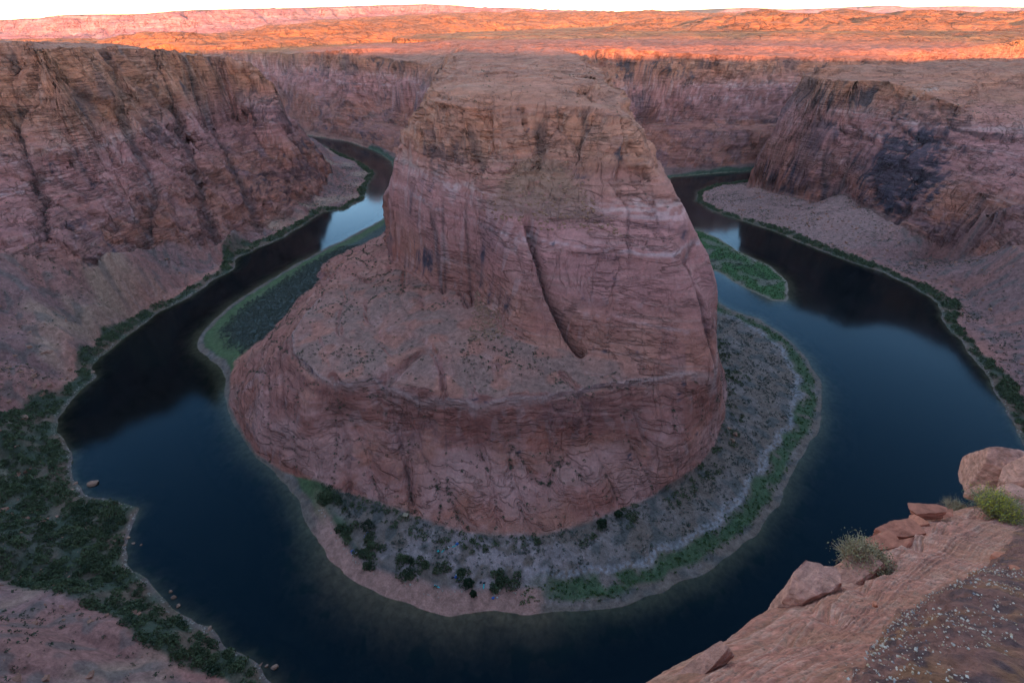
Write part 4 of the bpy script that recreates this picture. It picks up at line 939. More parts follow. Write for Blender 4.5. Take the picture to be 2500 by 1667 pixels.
def leaf_mat(name, c1, c2, scale=0.35):
    m, nt, out = new_mat(name)
    b = nd(nt, 'ShaderNodeBsdfPrincipled'); b.inputs['Roughness'].default_value = .75; b.inputs['Specular IOR Level'].default_value = .2
    geo = nd(nt, 'ShaderNodeNewGeometry'); nz = nd(nt, 'ShaderNodeTexNoise'); nz.inputs['Scale'].default_value = scale; nz.inputs['Detail'].default_value = 5
    nt.links.new(geo.outputs['Position'], nz.inputs['Vector'])
    oi = nd(nt, 'ShaderNodeObjectInfo')
    ad = nd(nt, 'ShaderNodeMath', operation='MULTIPLY_ADD'); ad.inputs[1].default_value = .35; nt.links.new(oi.outputs['Random'], ad.inputs[0]); nt.links.new(nz.outputs[0], ad.inputs[2])
    mr = nd(nt, 'ShaderNodeMapRange'); mr.inputs[1].default_value = .4; mr.inputs[2].default_value = .95
    nt.links.new(ad.outputs[0], mr.inputs[0])
    mx = nd(nt, 'ShaderNodeMix', data_type='RGBA'); nt.links.new(mr.outputs[0], mx.inputs[0])
    mx.inputs[6].default_value = (*c1, 1); mx.inputs[7].default_value = (*c2, 1)
    nt.links.new(mx.outputs[2], b.inputs['Base Color'])
    nt.links.new(b.outputs[0], out.inputs[0])
    return m
M_WILLOW = leaf_mat('willow_leaves', (0.028, 0.045, 0.024), (0.10, 0.115, 0.055), .12)
M_BRUSH = leaf_mat('grey_brush_leaves', (0.045, 0.055, 0.045), (0.10, 0.105, 0.085))
M_DESERT = leaf_mat('desert_shrub_leaves', (0.040, 0.048, 0.030), (0.10, 0.10, 0.060))
M_TREE = leaf_mat('dark_tree_leaves', (0.012, 0.024, 0.012), (0.030, 0.050, 0.022))
M_GRASS = leaf_mat('reed_grass', (0.040, 0.085, 0.025), (0.095, 0.130, 0.045), .15)
M_WOODY = pmat('bark', (0.12, 0.085, 0.06))
rng = np.random.RandomState(11)

def empty(name, loc, label=None, cat=None, group=None):
    o = bpy.data.objects.new(name, None); COL.objects.link(o); o.location = loc; o.empty_display_size = .5
    return tag(o, label, cat, group)
def clump(n, rx, rz, leaf, seed, up=0.5, lo=-0.2):
    """leafy mass: n small leaf sprays spread through a lumpy half ball, as triangles"""
    r = np.random.RandomState(seed)
    d = r.normal(size=(n, 3)); d /= np.linalg.norm(d, axis=1)[:, None]
    d[:, 2] = np.abs(d[:, 2]) * (1 - lo) + lo
    lump = 1 + .28 * np.sin(d[:, 0] * 4 + seed) * np.cos(d[:, 1] * 5 + seed * 2)
    rad = (r.uniform(.45, 1, n) ** .5 * lump)[:, None]
    c = d * rad * (rx, rx, rz); c[:, 2] += rz * .15
    a = r.normal(size=(n, 3)); a /= np.linalg.norm(a, axis=1)[:, None]
    b = np.cross(a, r.normal(size=(n, 3))); b /= np.linalg.norm(b, axis=1)[:, None]
    s = (leaf * r.uniform(.6, 1.4, n))[:, None]
    V = np.stack([c + a * s, c - a * s * .5 + b * s * .8, c - a * s * .5 - b * s * .8], 1).reshape(-1, 3)
    return V.astype(F32), np.arange(3 * n).reshape(-1, 3)
def add_mesh(name, V, Fq, mat, smooth=False):
    me = bpy.data.meshes.new(name)
    V = np.asarray(V, F32); Fq = np.asarray(Fq, np.int32); n, kk = Fq.shape
    me.vertices.add(len(V)); me.vertices.foreach_set('co', V.ravel())
    me.loops.add(n * kk); me.loops.foreach_set('vertex_index', Fq.ravel())
    me.polygons.add(n); me.polygons.foreach_set('loop_start', np.arange(n, dtype=np.int32) * kk); me.polygons.foreach_set('loop_total', np.full(n, kk, np.int32))
    me.polygons.foreach_set('use_smooth', np.full(n, smooth, bool))
    me.materials.append(mat); me.update()
    return me
def scatter(name, protos, pts, scl, mat, label, cat=None):
    """many small plants or stones too numerous to count, joined into one object"""
    Vs, Fs, off = [], [], 0
    k = rng.randint(0, len(protos), len(pts)); a = rng.uniform(0, 6.283, len(pts))
    for p, (V, Fq) in enumerate(protos):
        m = k == p
        if not m.any(): continue
        P = pts[m]; S = scl[m]; ca, sa = np.cos(a[m]), np.sin(a[m])
        x = V[None, :, 0] * ca[:, None] - V[None, :, 1] * sa[:, None]
        y = V[None, :, 0] * sa[:, None] + V[None, :, 1] * ca[:, None]
        W_ = np.stack([x, y, np.repeat(V[None, :, 2], len(P), 0)], -1) * S[:, None, None] + P[:, None, :]
        Vs.append(W_.reshape(-1, 3)); Fs.append((Fq[None] + (np.arange(len(P)) * len(V))[:, None, None]).reshape(-1, Fq.shape[1]) + off)
        off += len(P) * len(V)
    o = mesh_np(name, np.concatenate(Vs), np.concatenate(Fs), mat, smooth=False)
    return tag(o, label, cat, kind='stuff')

# every ground vertex is a possible footing; area of each for an even spread
ax_, ay_ = np.gradient(PX), np.gradient(PYY)
AREA = np.abs(ax_[0] * ay_[1] - ax_[1] * ay_[0])
AREA[:, -2:] = 0
inview = (np.abs(PX) < 1.3 * np.maximum(PYY, 0) + 160) & (PYY > 30) & (np.abs(AA) < math.radians(74))
def footing(weight, n):
    w = (AREA * weight * inview * (FL['shore'] > .5)).ravel().astype(np.float64)
    w /= w.sum()
    i = np.searchsorted(np.cumsum(w), rng.uniform(0, 1, n)); i = np.minimum(i, w.size - 1)
    p = VV[i].copy(); p[:, :2] += rng.normal(size=(n, 2)) * .3
    return p
pen = FL['inner'] & (PYY < 700) & (PYY > 60)
flat = 1 - sm(.10, .30, steep)
# scrub on rock, strung along joints
joint = np.exp(-(n2(PX + .35 * PYY, PYY * .3, 30, 45) / .035) ** 2)
w_rock = pen * (FL['lvl'] > 1.02) * (PZZ < 84) * (.10 + 3.2 * joint * (PZZ < 60) + .8 * sm(.1, .4, n2(PX, PYY, 50, 203)) * (PZZ > 55))
w_rock = w_rock * np.where(PZZ > 60, .8, 1)
protoS = [clump(14, .9, .75, .38, 300 + i) for i in range(5)]
pts = footing(w_rock, 2600)
scatter('desert_shrubs', protoS, pts, rng.uniform(.6, 1.6, len(pts)), M_DESERT, 'small dark desert shrubs dotted over the apron and bench of the rock peninsula')
w_tal = (~FL['inner']) * (1 - FL['rock']) * (FL['shore'] > 18) * (RR < 1300) * (.25 + sm(0, .4, n2(PX, PYY, 55, 204)))
pts = footing(w_tal, 7500)
scatter('slope_scrub', protoS, pts, rng.uniform(.55, 1.5, len(pts)), M_DESERT, 'low grey green scrub scattered over the debris slopes beside the river')
w_wall = (~FL['inner']) * FL['rock'] * (RR < 1100) * (steep < .35) * (PZZ < 230) + pen * (PZZ > 150) * (steep < .25) * .25
pts = footing(w_wall * 1.0, 1100)
scatter('cliff_scrub', protoS, pts, rng.uniform(.6, 1.5, len(pts)), M_DESERT, 'dark scrub growing in the ledges and gullies of the cliffs')
# shore flat of the peninsula
w_flat = pen * (FL['lvl'] < 1.0) * (FL['shore'] > 24) * (PX > -130) * (.25 + 1.2 * sm(0, .35, n2(PX, PYY, 16, 205) + .3 * n2(PX, PYY, 6, 206)))
pts = footing(w_flat, 4200)
scatter('flat_brush', protoS, pts, rng.uniform(.5, 1.25, len(pts)), M_BRUSH, 'grey purple brush covering the river flat round the peninsula')
w_foot = pen * (FL['lvl'] > .75) * (FL['lvl'] < 1.0) * (PX > -150)
pts = footing(w_foot * sm(-.2, .2, n2(PX, PYY, 20, 207)), 520)
scatter('cliff_foot_brush', [clump(26, 1.6, 1.6, .5, 320 + i) for i in range(4)], pts, rng.uniform(.6, 1.5, len(pts)), M_WILLOW, 'dark green brush in a line along the foot of the apron cliff')
w_grn = (pen & (FL['shore'] > 5) & (FL['shore'] < 19) & (PX > 5) & (FL['lvl'] < 1)) | (FL['sL'] > 3) & (n2(PX, PYY, 22, 117) < .2)
pts = footing(w_grn * (.3 + sm(-.6, -.05, n2(PX, PYY, 11, 164))), 3600)
scatter('reed_grass', [clump(12, .8, .8, .45, 340 + i) for i in range(4)], pts, rng.uniform(.5, 1.2, len(pts)), M_GRASS, 'bright green reeds in a strip along the inner shore and on the island')
w_lb = pen * (FL['lvl'] < 1.02) * (PX < -120) * sm(16, 30, FL['shore'])
pts = footing(w_lb.astype(F32), 3200)
scatter('tamarisk_brush', [clump(20, 1.3, 1.2, .45, 350 + i) for i in range(4)], pts, rng.uniform(.6, 1.4, len(pts)), M_BRUSH, 'dense grey green tamarisk brush on the left flat of the peninsula')

# willow thickets on the outer banks: the nearest bushes one by one, the rest as one mass
bankwid = 16 + 10 * n2(PX, PYY, 90, 118) + (PX < 0) * (30 * np.exp(-((PYY - 260) / 60) ** 2) + 44 * np.exp(-((PYY - 168) / 34) ** 2))
w_bank = (~FL['inner']) * (FL['sO'] > 3.5) * (FL['sO'] < bankwid) * (RR < 1500)
w_in = pen * (FL['lvl'] < 1.0) * (FL['shore'] > 13) * (FL['shore'] < 26) * (PX < 5) * (PX > -150) * sm(-.25, .1, n2(PX, PYY, 16, 209))
pts = footing(np.maximum(w_bank * (sm(-.25, .15, n2(PX, PYY, 15, 208) + .32) + .08), w_in * 1.3), 6200)
dist = np.sqrt((pts ** 2 * (1, 1, 0)).sum(1) + (pts[:, 2] - CAMZ) ** 2)
size = .35 + 1.25 * rng.uniform(0, 1, len(pts)) ** 1.3
order = np.argsort(dist / size)
u_ = pts[:, 0] / np.maximum(pts[:, 1] * CP + (CAMZ - pts[:, 2]) * SP, 1); v_ = (-(CAMZ - pts[:, 2]) * CP + pts[:, 1] * SP) / np.maximum(pts[:, 1] * CP + (CAMZ - pts[:, 2]) * SP, 1)
vis = (np.abs(u_) < 1.12) & (v_ > -.75)
order = order[vis[order]]
near_i = order[:290]
rest = np.setdiff1d(np.arange(len(pts)), near_i)
willows = []
for i in range(6):
    V, Fq = clump(150, 2.3, 2.5, .42, 400 + i)
    willows.append(add_mesh('crown', V, Fq, M_WILLOW))
Vst = []; Fst = []
def stem_mesh(name, n, h, r0, seed, mat, spread=.5):
    r = np.random.RandomState(seed); V = []; Fq = []
    for i in range(n):
        a = r.uniform(0, 6.28); tip = np.array([math.cos(a) * spread * h * r.uniform(.3, 1), math.sin(a) * spread * h * r.uniform(.3, 1), h * r.uniform(.7, 1)])
        b = len(V)
        for t, rr_ in ((0, r0), (.5, r0 * .7), (1, r0 * .3)):
            c = tip * t + np.array([0, 0, .06 * h * math.sin(t * 3)])
            for k in range(4):
                V.append((c[0] + rr_ * math.cos(k * 1.57), c[1] + rr_ * math.sin(k * 1.57), c[2]))
        for l in (0, 4):
            for k in range(4):
                Fq.append((b + l + k, b + l + (k + 1) % 4, b + l + 4 + (k + 1) % 4, b + l + 4 + k))
    return add_mesh(name, V, Fq, mat)
stem_w = stem_mesh('stem', 6, 2.2, .09, 5, M_WOODY)
def plant(name, parts, loc, sc, rz, label, cat, group):
    e_ = empty(name, loc, label, cat, group); e_.scale = (sc, sc, sc); e_.rotation_euler = (0, 0, rz)
    for pn, me in parts:
        c = bpy.data.objects.new(pn, me); COL.objects.link(c); c.parent = e_
    return e_
OUTER_MARKS = [PZ(*SRC0) [:2] + (t_,) for SRC0, t_ in (((230, 870, 3), 'left bank by the jutting rock ledge'), ((110, 960, 3), 'left bank above the lone boulder'), ((120, 1110, 3), 'left bank beside the lone boulder'),
    ((200, 1210, 3), 'left bank behind the small bay'), ((250, 1300, 3), 'left bank below the small bay'), ((350, 1370, 3), 'left bank by the upright rocks'), ((450, 1450, 3), 'lower left bank'),
    ((560, 1540, 3), 'bottom end of the left bank'), ((330, 770, 3), 'left bank halfway up the reach'), ((450, 690, 3), 'left bank below the notch'), ((2230, 760, 3), 'right bank inside the bend'),
    ((2320, 900, 3), 'right bank at the frame edge'), ((2100, 640, 3), 'right bank by the side gully'))]
INNER_MARKS = [PZ(*SRC0) [:2] + (t_,) for SRC0, t_ in (((700, 1130, 3), 'at the left foot of the apron'), ((770, 1200, 3), 'above the narrow end of the beach'), ((840, 1290, 3), 'behind the middle of the beach'),
    ((960, 1330, 3), 'above the widest part of the beach'), ((1060, 1350, 3), 'by the spiky tree'), ((1130, 1350, 3), 'where beach and reeds meet'))]
def NRsd(p):
    NR.locate(np.array([p[0]], F32), np.array([p[1]], F32)); return float(np.maximum(NR.sd('p0'), NR.sd('o0'))[0])
for k, i in enumerate(near_i):
    p = pts[i]; s_ = float(size[i])
    innr = p[1] > 110 and abs(p[0]) < 150
    big = 'large' if s_ > 1.1 else 'rounded' if s_ > .8 else 'small'
    lm = min(INNER_MARKS if innr else OUTER_MARKS, key=lambda m_: (m_[0] - p[0]) ** 2 + (m_[1] - p[1]) ** 2)
    shade = ('near the water', 'in the middle of the thicket', 'at the slope side')[int(np.clip((NRsd(p) - 5) / 6, 0, 2))]
    plant('willow_bush', [('crown', willows[k % 6]), ('stem', stem_w)], (p[0], p[1], p[2] - .2), s_, rng.uniform(0, 6.28),
          '%s willow bush %s, %s' % (big, shade, lm[2]), 'bush', 'willow bushes ' + lm[2])
scatter('bank_thicket', [clump(34, 2.2, 2.2, .68, 420 + i) for i in range(4)], pts[rest], size[rest], M_WILLOW, 'dark green willow thicket lining the river banks')

# trees with dark round crowns on the beach flat
def ground_at(u, v, z0=3.0):
    x, y, z = PZ(u, v, z0)
    for _ in range(3):
        hh, _f = height(np.array([x, x]), np.array([y, y]))
        z = max(float(hh[0]), 0.0)
        x, y, z = PZ(u, v, z)
    return x, y, z
def SRC(u, v): return u / 1.0629, v / 1.0629       # full-size photo pixel -> 2352 px picture
def tree(u, v, r, hgt, label):
    x, y, z = ground_at(*SRC(u, v))
    e_ = empty('round_tree', (x, y, z - .3), label, 'tree', 'dark round trees on the peninsula flat')
    V, Fq = clump(900, r, hgt * .52, .42, int(u), lo=-.75); V[:, 2] += hgt * .5
    me = add_mesh('crown', V, Fq, M_TREE); c = bpy.data.objects.new('crown', me); COL.objects.link(c); c.parent = e_
    t = bpy.data.objects.new('trunk', stem_mesh('trunk', 5, hgt * .8, r * .07, int(v), M_WOODY, .3)); COL.objects.link(t); t.parent = e_
tree(900, 1290, 4.9, 7.5, 'largest dark round tree, left on the flat behind the camping beach')
tree(1144, 1428, 3.6, 5.6, 'dark spiky tree beside the tents near the beach end')
tree(1156, 1450, 2.2, 3.0, 'small dark tree just below the spiky tree near the beach end')
tree(1469, 1282, 3.6, 5.4, 'dark tree standing against the foot of the apron cliff, right')
tree(1509, 1257, 2.9, 4.2, 'smaller dark tree at the foot of the apron cliff, farthest right')

# ------------------------------------------------------------------ stones
def rock_geo(sx, sy, sz, seed, res=10, facets=9, bed=0.0, rough=.06, boxy=False):
    """boulder: a rounded block cut by random fracture planes, with bedding grooves"""
    n = res; g = np.linspace(-1, 1, n + 1); V = []; Fq = []; key = {}
    def vid(p):
        k_ = tuple(np.round(p, 4))
        if k_ not in key: key[k_] = len(V); V.append(p)
        return key[k_]
    for ax in range(3):
        for sgn in (-1, 1):
            for i in range(n):
                for j in range(n):
                    q = []
                    for (a, b) in ((i, j), (i + 1, j), (i + 1, j + 1), (i, j + 1)):
                        p = [0, 0, 0]; p[ax] = sgn; p[(ax + 1) % 3] = g[a]; p[(ax + 2) % 3] = g[b]; q.append(vid(tuple(p)))
                    Fq.append(q if sgn > 0 else q[::-1])
    V = np.array(V, F32)
    nn = np.linalg.norm(V, axis=1)[:, None]; V = V / nn * (0.45 + .55 * nn ** .5) if not boxy else V * (1 - .10 * (nn - 1) ** 2)
    V /= np.abs(V).max()
    r = np.random.RandomState(seed)
    for _ in range(facets):
        d = r.normal(size=3) * ((1, 1, .25) if boxy else (1, 1, 1)); d /= np.linalg.norm(d); lim = r.uniform(.52, .85)
        t = V @ d; over = np.maximum(t - lim, 0); V = V - over[:, None] * d * .93
    V = V * (sx, sy, sz)
    m = max(sx, sy, sz)
    dsp = rough * m * (n3(V[:, 0], V[:, 1], V[:, 2], m * .6, seed) + .5 * n3(V[:, 0], V[:, 1], V[:, 2], m * .25, seed + 1) + .3 * n3(V[:, 0], V[:, 1], V[:, 2], m * .1, seed + 2))
    dr_ = V / (np.linalg.norm(V, axis=1)[:, None] + 1e-6)
    V = V + dr_ * dsp[:, None]
    if bed:
        gq = np.abs(((V[:, 2] / bed + .4 * n3(V[:, 0], V[:, 1], V[:, 2], m, seed + 3)) % 1) - .5) * 2
        V[:, :2] *= (1 - .10 * (1 - sm(0, .35, gq)))[:, None]
    return V.astype(F32), np.array(Fq)
def stone_mat(name, col, grain, bumpd, contrast=.25, band=None):
    m = rock_material(name, grain=grain, bumpd=bumpd, contrast=contrast, band=band or (grain * .2, grain * .2, grain * 2))
    for n_ in m.node_tree.nodes:
        if n_.type == 'VECT_MATH':
            for l in list(m.node_tree.links):
                if l.to_node == n_ and l.to_socket == n_.inputs[0]: m.node_tree.links.remove(l)
            n_.inputs[0].default_value = col
    return m
M_BOULD = stone_mat('river_boulder_stone', (0.33, 0.18, 0.13), .9, .25)
M_PALE = stone_mat('pale_cobble', (0.33, 0.26, 0.22), 2.0, .1)
def boulder(u, v, sx, sy, sz, label, seed, name='boulder', zlift=.15, mat=None, zz0=0.2):
    x, y, z = ground_at(*SRC(u, v), zz0)
    V, Fq = rock_geo(sx, sy, sz, seed, res=8)
    o = mesh_np(name, V, Fq, mat or M_BOULD, smooth=False)
    o.location = (x, y, max(z, 0) + sz * zlift); o.rotation_euler = (0, 0, seed * .7)
    return tag(o, label, 'boulder', 'boulders along the left river bank')
boulder(229, 1180, 4.2, 3.2, 2.9, 'largest boulder, standing alone in the water off the left bank', 1)
boulder(185, 1180, 2.0, 1.5, 1.0, 'low boulder at the waterline left of the lone water boulder', 2)
boulder(178, 1195, 1.5, 1.1, .8, 'small rock at the waterline below the lone water boulder', 3)
boulder(312, 1312, 1.7, 1.3, .9, 'reddish rock at the waterline of the left bank, below the bay', 4)
boulder(325, 1326, 1.3, 1.0, .7, 'small flat rock in the water beside a reddish waterline rock', 5)
boulder(345, 1329, 1.0, .8, .8, 'small round rock standing out in the water off the left bank', 6)
boulder(305, 1330, 1.2, .9, .6, 'low rock on the shore just below the bay of the left bank', 7)
boulder(281, 1321, 1.9, 1.5, 1.2, 'red boulder among the bushes above the left bank stones', 8)
boulder(417, 1444, 1.0, .8, 1.5, 'slim upright rock in the water off the lower left bank', 9)
boulder(425, 1458, 1.5, 1.1, 2.2, 'tall upright rock at the lower left waterline', 10)
boulder(436, 1477, 1.8, 1.4, .9, 'pale low rock just below the tall upright waterline rock', 12)
boulder(670, 1629, 2.2, 1.9, 1.5, 'round pinkish boulder at the bottom end of the left bank', 13)
boulder(650, 1625, 1.2, .9, .6, 'flat grey stone left of the round pinkish boulder', 14)
boulder(636, 1622, 1.6, .8, .5, 'long flat stone farthest left beside the round pinkish boulder', 15)
boulder(512, 1535, 2.0, 1.2, 1.0, 'red rock between bushes on the lower left bank', 16)
boulder(59, 1021, 3.4, 3.0, 2.6, 'big red boulder on the scrub slope above the left bank', 17, zz0=9)
boulder(561, 648, 3.0, 2.4, 2.2, 'red rock at the notch of the left bank beside the narrow reach', 18)
boulder(222, 910, 3.6, 2.0, 1.2, 'low reddish rock ledge jutting into the river from the left bank', 19)
boulder(1795, 1060, 3.0, 2.4, 2.6, 'tan block in the rockfall at the right foot of the apron', 20, zz0=8)
boulder(1788, 1075, 2.6, 2.2, 1.8, 'lower tan block in the rockfall at the right foot of the apron', 21, zz0=8)
boulder(1780, 1045, 2.2, 1.8, 1.6, 'upper tan block in the rockfall at the right foot of the apron', 22, zz0=8)
# stones along the waterlines and rockfall debris
w_st = ((~FL['inner']) & (FL['sO'] > .3) & (FL['sO'] < 3.5) & (RR < 900)).astype(F32) + (pen & (FL['shore'] > 9) & (FL['shore'] < 13) & (PX > -150) & (PX < 15)) * .4
pts = footing(w_st, 1500)
stn3 = [rock_geo(1, .8, .55, 500 + i, res=1, facets=4) for i in range(5)]
scatter('shore_stones', stn3, pts, rng.uniform(.15, .85, len(pts)) ** 1.3, M_PALE, 'small pale stones strewn along the waterline')
w_tr = (~FL['inner']) * (1 - FL['rock']) * (FL['shore'] > 14) * (RR < 1200) * (.3 + sm(0, .3, n2(PX, PYY, 40, 210)))
pts = footing(w_tr, 2600)
scatter('talus_blocks', stn3, pts, .3 + 2.4 * rng.uniform(0, 1, len(pts)) ** 5, stone_mat('talus_stone', (0.34, 0.16, 0.115), 1.5, .15), 'fallen sandstone blocks of many sizes on the debris slopes below the canyon walls')
w_rb = pen * (PZZ > 158) * (PZZ < 204) * (np.abs(PX - 25) < 24 + (203 - PZZ) * 1.1) + pen * (PZZ > 70) * (PZZ < 82) * (np.abs(PX + 22) < 16) * (PYY > 330) * 2.0
pts = footing(w_rb.astype(F32), 1500)
scatter('rock_debris', stn3, pts, .35 + 1.6 * rng.uniform(0, 1, len(pts)) ** 4, stone_mat('debris_stone', (0.30, 0.15, 0.10), 1.5, .15), 'broken rock debris spilling below the upper cliff of the peninsula')

# ------------------------------------------------------------------ the camp on the beach
M_TEAL = pmat('teal_plastic', (0.02, 0.42, 0.42), .35); M_CYAN = pmat('cyan_plastic', (0.03, 0.50, 0.62), .35)
M_BLUE = pmat('blue_fabric', (0.04, 0.12, 0.42), .6); M_WHITE = pmat('white_fabric', (0.5, 0.5, 0.52), .7); M_DARK = pmat('dark_gear', (0.03, 0.03, 0.04), .6)
M_TAN = pmat('tan_boards', (0.30, 0.22, 0.15), .8); M_BLACKP = pmat('black_lining', (0.02, 0.02, 0.02), .8)
def kayak(u, v, L_, ang, mat, label, zz0=1.5):
    x, y, z = ground_at(*SRC(u, v), zz0)
    e_ = empty('kayak', (x, y, z + .02), label, 'kayak', 'kayaks pulled up on the camping beach'); e_.rotation_euler = (0, 0, ang)
    V = []; Fq = []; ns = 13; nc = 8
    for i in range(ns):
        t = -1 + 2 * i / (ns - 1); w = .46 * (1 - abs(t) ** 2.4) + .015; rise = .22 * abs(t) ** 3
        for k in range(nc):
            a = 2 * math.pi * k / nc
            V.append((t * L_ / 2, w * math.cos(a), .22 + rise + .2 * math.sin(a) * (1 - .4 * abs(t))))
    for i in range(ns - 1):
        for k in range(nc):
            Fq.append((i * nc + k, i * nc + (k + 1) % nc, (i + 1) * nc + (k + 1) % nc, (i + 1) * nc + k))
    c = bpy.data.objects.new('hull', add_mesh('hull', V, Fq, mat, True)); COL.objects.link(c); c.parent = e_
    V = []; Fq = []
    for k in range(12):
        a = 2 * math.pi * k / 12
        V.append((.55 * math.cos(a), .27 * math.sin(a), .45)); V.append((.42 * math.cos(a), .19 * math.sin(a), .43))
    for k in range(12):
        j = (k + 1) % 12; Fq.append((2 * k, 2 * j, 2 * j + 1, 2 * k + 1))
    c = bpy.data.objects.new('cockpit_rim', add_mesh('cockpit_rim', V, Fq, M_DARK)); COL.objects.link(c); c.parent = e_
kayak(1067, 1431, 4.6, -.45, M_CYAN, 'bright cyan kayak alone at the sand edge of the beach')
kayak(1082, 1344, 4.0, .9, M_TEAL, 'teal kayak on the sandy clearing, lower of two', 4)
kayak(1109, 1333, 4.0, .5, M_TEAL, 'teal kayak lying beside a blue tent on the upper clearing', 4)
kayak(1181, 1430, 4.6, 1.5, M_TEAL, 'teal kayak pointing to the water right of the spiky tree', 3)
kayak(862, 1343, 4.2, .5, M_BLUE, 'topmost of three blue kayaks side by side above the left beach', 2)
kayak(863, 1347, 4.2, .5, M_BLUE, 'middle of three blue kayaks side by side above the left beach', 2)
kayak(865, 1351, 4.2, .5, M_WHITE, 'white kayak lowest beside the blue kayaks above the left beach', 2)
def tent(u, v, w, h, mat, label, ang=0.4, zz0=3, group='small tents of the camp'):
    w, h = w * .8, h * .85
    x, y, z = ground_at(*SRC(u, v), zz0)
    e_ = empty('tent', (x, y, z), label, 'tent', group); e_.rotation_euler = (0, 0, ang)
    V = []; Fq = []; n = 12
    for r_, q in ((1.0, 0), (.97, .35), (.82, .7), (.5, .93), (.12, 1.0)):
        for k in range(n):
            a = 2 * math.pi * k / n; b = 1 + .12 * math.cos(4 * a)
            V.append((w * r_ * b * math.cos(a), w * .8 * r_ * b * math.sin(a), h * q))
    for l in range(4):
        for k in range(n):
            Fq.append((l * n + k, l * n + (k + 1) % n, (l + 1) * n + (k + 1) % n, (l + 1) * n + k))
    c = bpy.data.objects.new('canopy', add_mesh('canopy', V, Fq, mat)); COL.objects.link(c); c.parent = e_
    V = [(w * 1.10, -.35, .05), (w * 1.10, .35, .05), (w * 1.0, .22, h * .6), (w * 1.0, -.22, h * .6)]
    c = bpy.data.objects.new('door_flap', add_mesh('door_flap', V, [(0, 1, 2, 3)], M_DARK)); COL.objects.link(c); c.parent = e_
tent(1116, 1327, 1.5, 1.2, M_BLUE, 'blue tent on the upper sandy clearing beside a teal kayak')
tent(1070, 1345, 1.1, .9, M_TEAL, 'small teal tent left of the kayak on the upper clearing')
tent(1113, 1408, 1.4, 1.2, M_BLUE, 'blue tent left of the spiky tree, upper of the cluster')
tent(1119, 1417, 1.5, 1.1, M_BLUE, 'blue tent left of the spiky tree, lower of the cluster')
tent(1105, 1409, 1.1, .9, M_DARK, 'dark tent at the left end of the cluster by the spiky tree')
tent(1174, 1421, 1.1, .9, M_DARK, 'dark tent between the spiky tree and the teal kayak')
tent(1182, 1422, 1.1, .9, M_DARK, 'dark tent just above the teal kayak that points to the water')
tent(898, 1301, 1.4, 1.1, M_BLUE, 'blue tent below the largest dark round tree')
tent(1204, 1459, 1.3, .9, M_BLUE, 'blue tent low at the shore between the reeds')
tent(1214, 1458, .8, .7, M_WHITE, 'white tent at the shore beside the blue tent between the reeds')
tent(1095, 1336, .8, .6, M_WHITE, 'tiny white tent between the two teal kayaks of the clearing')
tent(1114, 1403, .8, .9, M_WHITE, 'small white tent topmost in the cluster by the spiky tree')
# circle of folding chairs
def box_np(x0, x1, y0, y1, z0, z1):
    V = [(x0, y0, z0), (x1, y0, z0), (x1, y1, z0), (x0, y1, z0), (x0, y0, z1), (x1, y0, z1), (x1, y1, z1), (x0, y1, z1)]
    return V, [(0, 3, 2, 1), (4, 5, 6, 7), (0, 1, 5, 4), (1, 2, 6, 5), (2, 3, 7, 6), (3, 0, 4, 7)]
def boxes(name, lst, mat):
    V = []; Fq = []
    for b in lst:
        v, f = box_np(*b); o_ = len(V); V += v; Fq += [tuple(i + o_ for i in q_) for q_ in f]
    return add_mesh(name, V, Fq, mat)
seat_m = boxes('seat', [(-.28, .28, -.25, .25, .4, .45), (-.28, -.24, -.25, .25, .6, .63), (.24, .28, -.25, .25, .6, .63)], M_BLUE)
back_m = boxes('backrest', [(-.28, .28, .24, .28, .45, .95)], M_WHITE)
legs_m = boxes('leg', [(a, a + .04, b, b + .04, 0, .6) for a in (-.28, .24) for b in (-.25, .22)], M_DARK)
cx, cy, cz = ground_at(*SRC(895, 1310), 3)
for k in range(7):
    a = k * 2 * math.pi / 7
    e_ = empty('folding_chair', (cx + 1.7 * math.cos(a), cy + 1.7 * math.sin(a), cz), 'folding camp chair in the ring of chairs below the largest round tree', 'chair', 'ring of camp chairs')
    e_.rotation_euler = (0, 0, a - math.pi / 2)
    for nm, me in (('seat', seat_m), ('backrest', back_m), ('leg', legs_m)):
        c = bpy.data.objects.new(nm, me); COL.objects.link(c); c.parent = e_
# privy hut
x, y, z = ground_at(*SRC(991, 1260), 8)
e_ = empty('wooden_hut', (x, y, z - .2), 'small tan board hut at the foot of the apron above the camp', 'hut'); e_.rotation_euler = (0, 0, -.25)
for nm, me in (('wall', boxes('wall', [(-1.6, 1.6, -1.3, 1.3, 0, 2.3)], M_TAN)), ('roof', boxes('roof', [(-1.8, 1.8, -1.5, 1.5, 2.302, 2.45)], M_TAN)),
               ('door', boxes('door', [(.5, 1.2, -1.34, -1.302, .1, 1.9)], M_DARK))):
    c = bpy.data.objects.new(nm, me); COL.objects.link(c); c.parent = e_
print('things', round(time.time() - T0, 1))

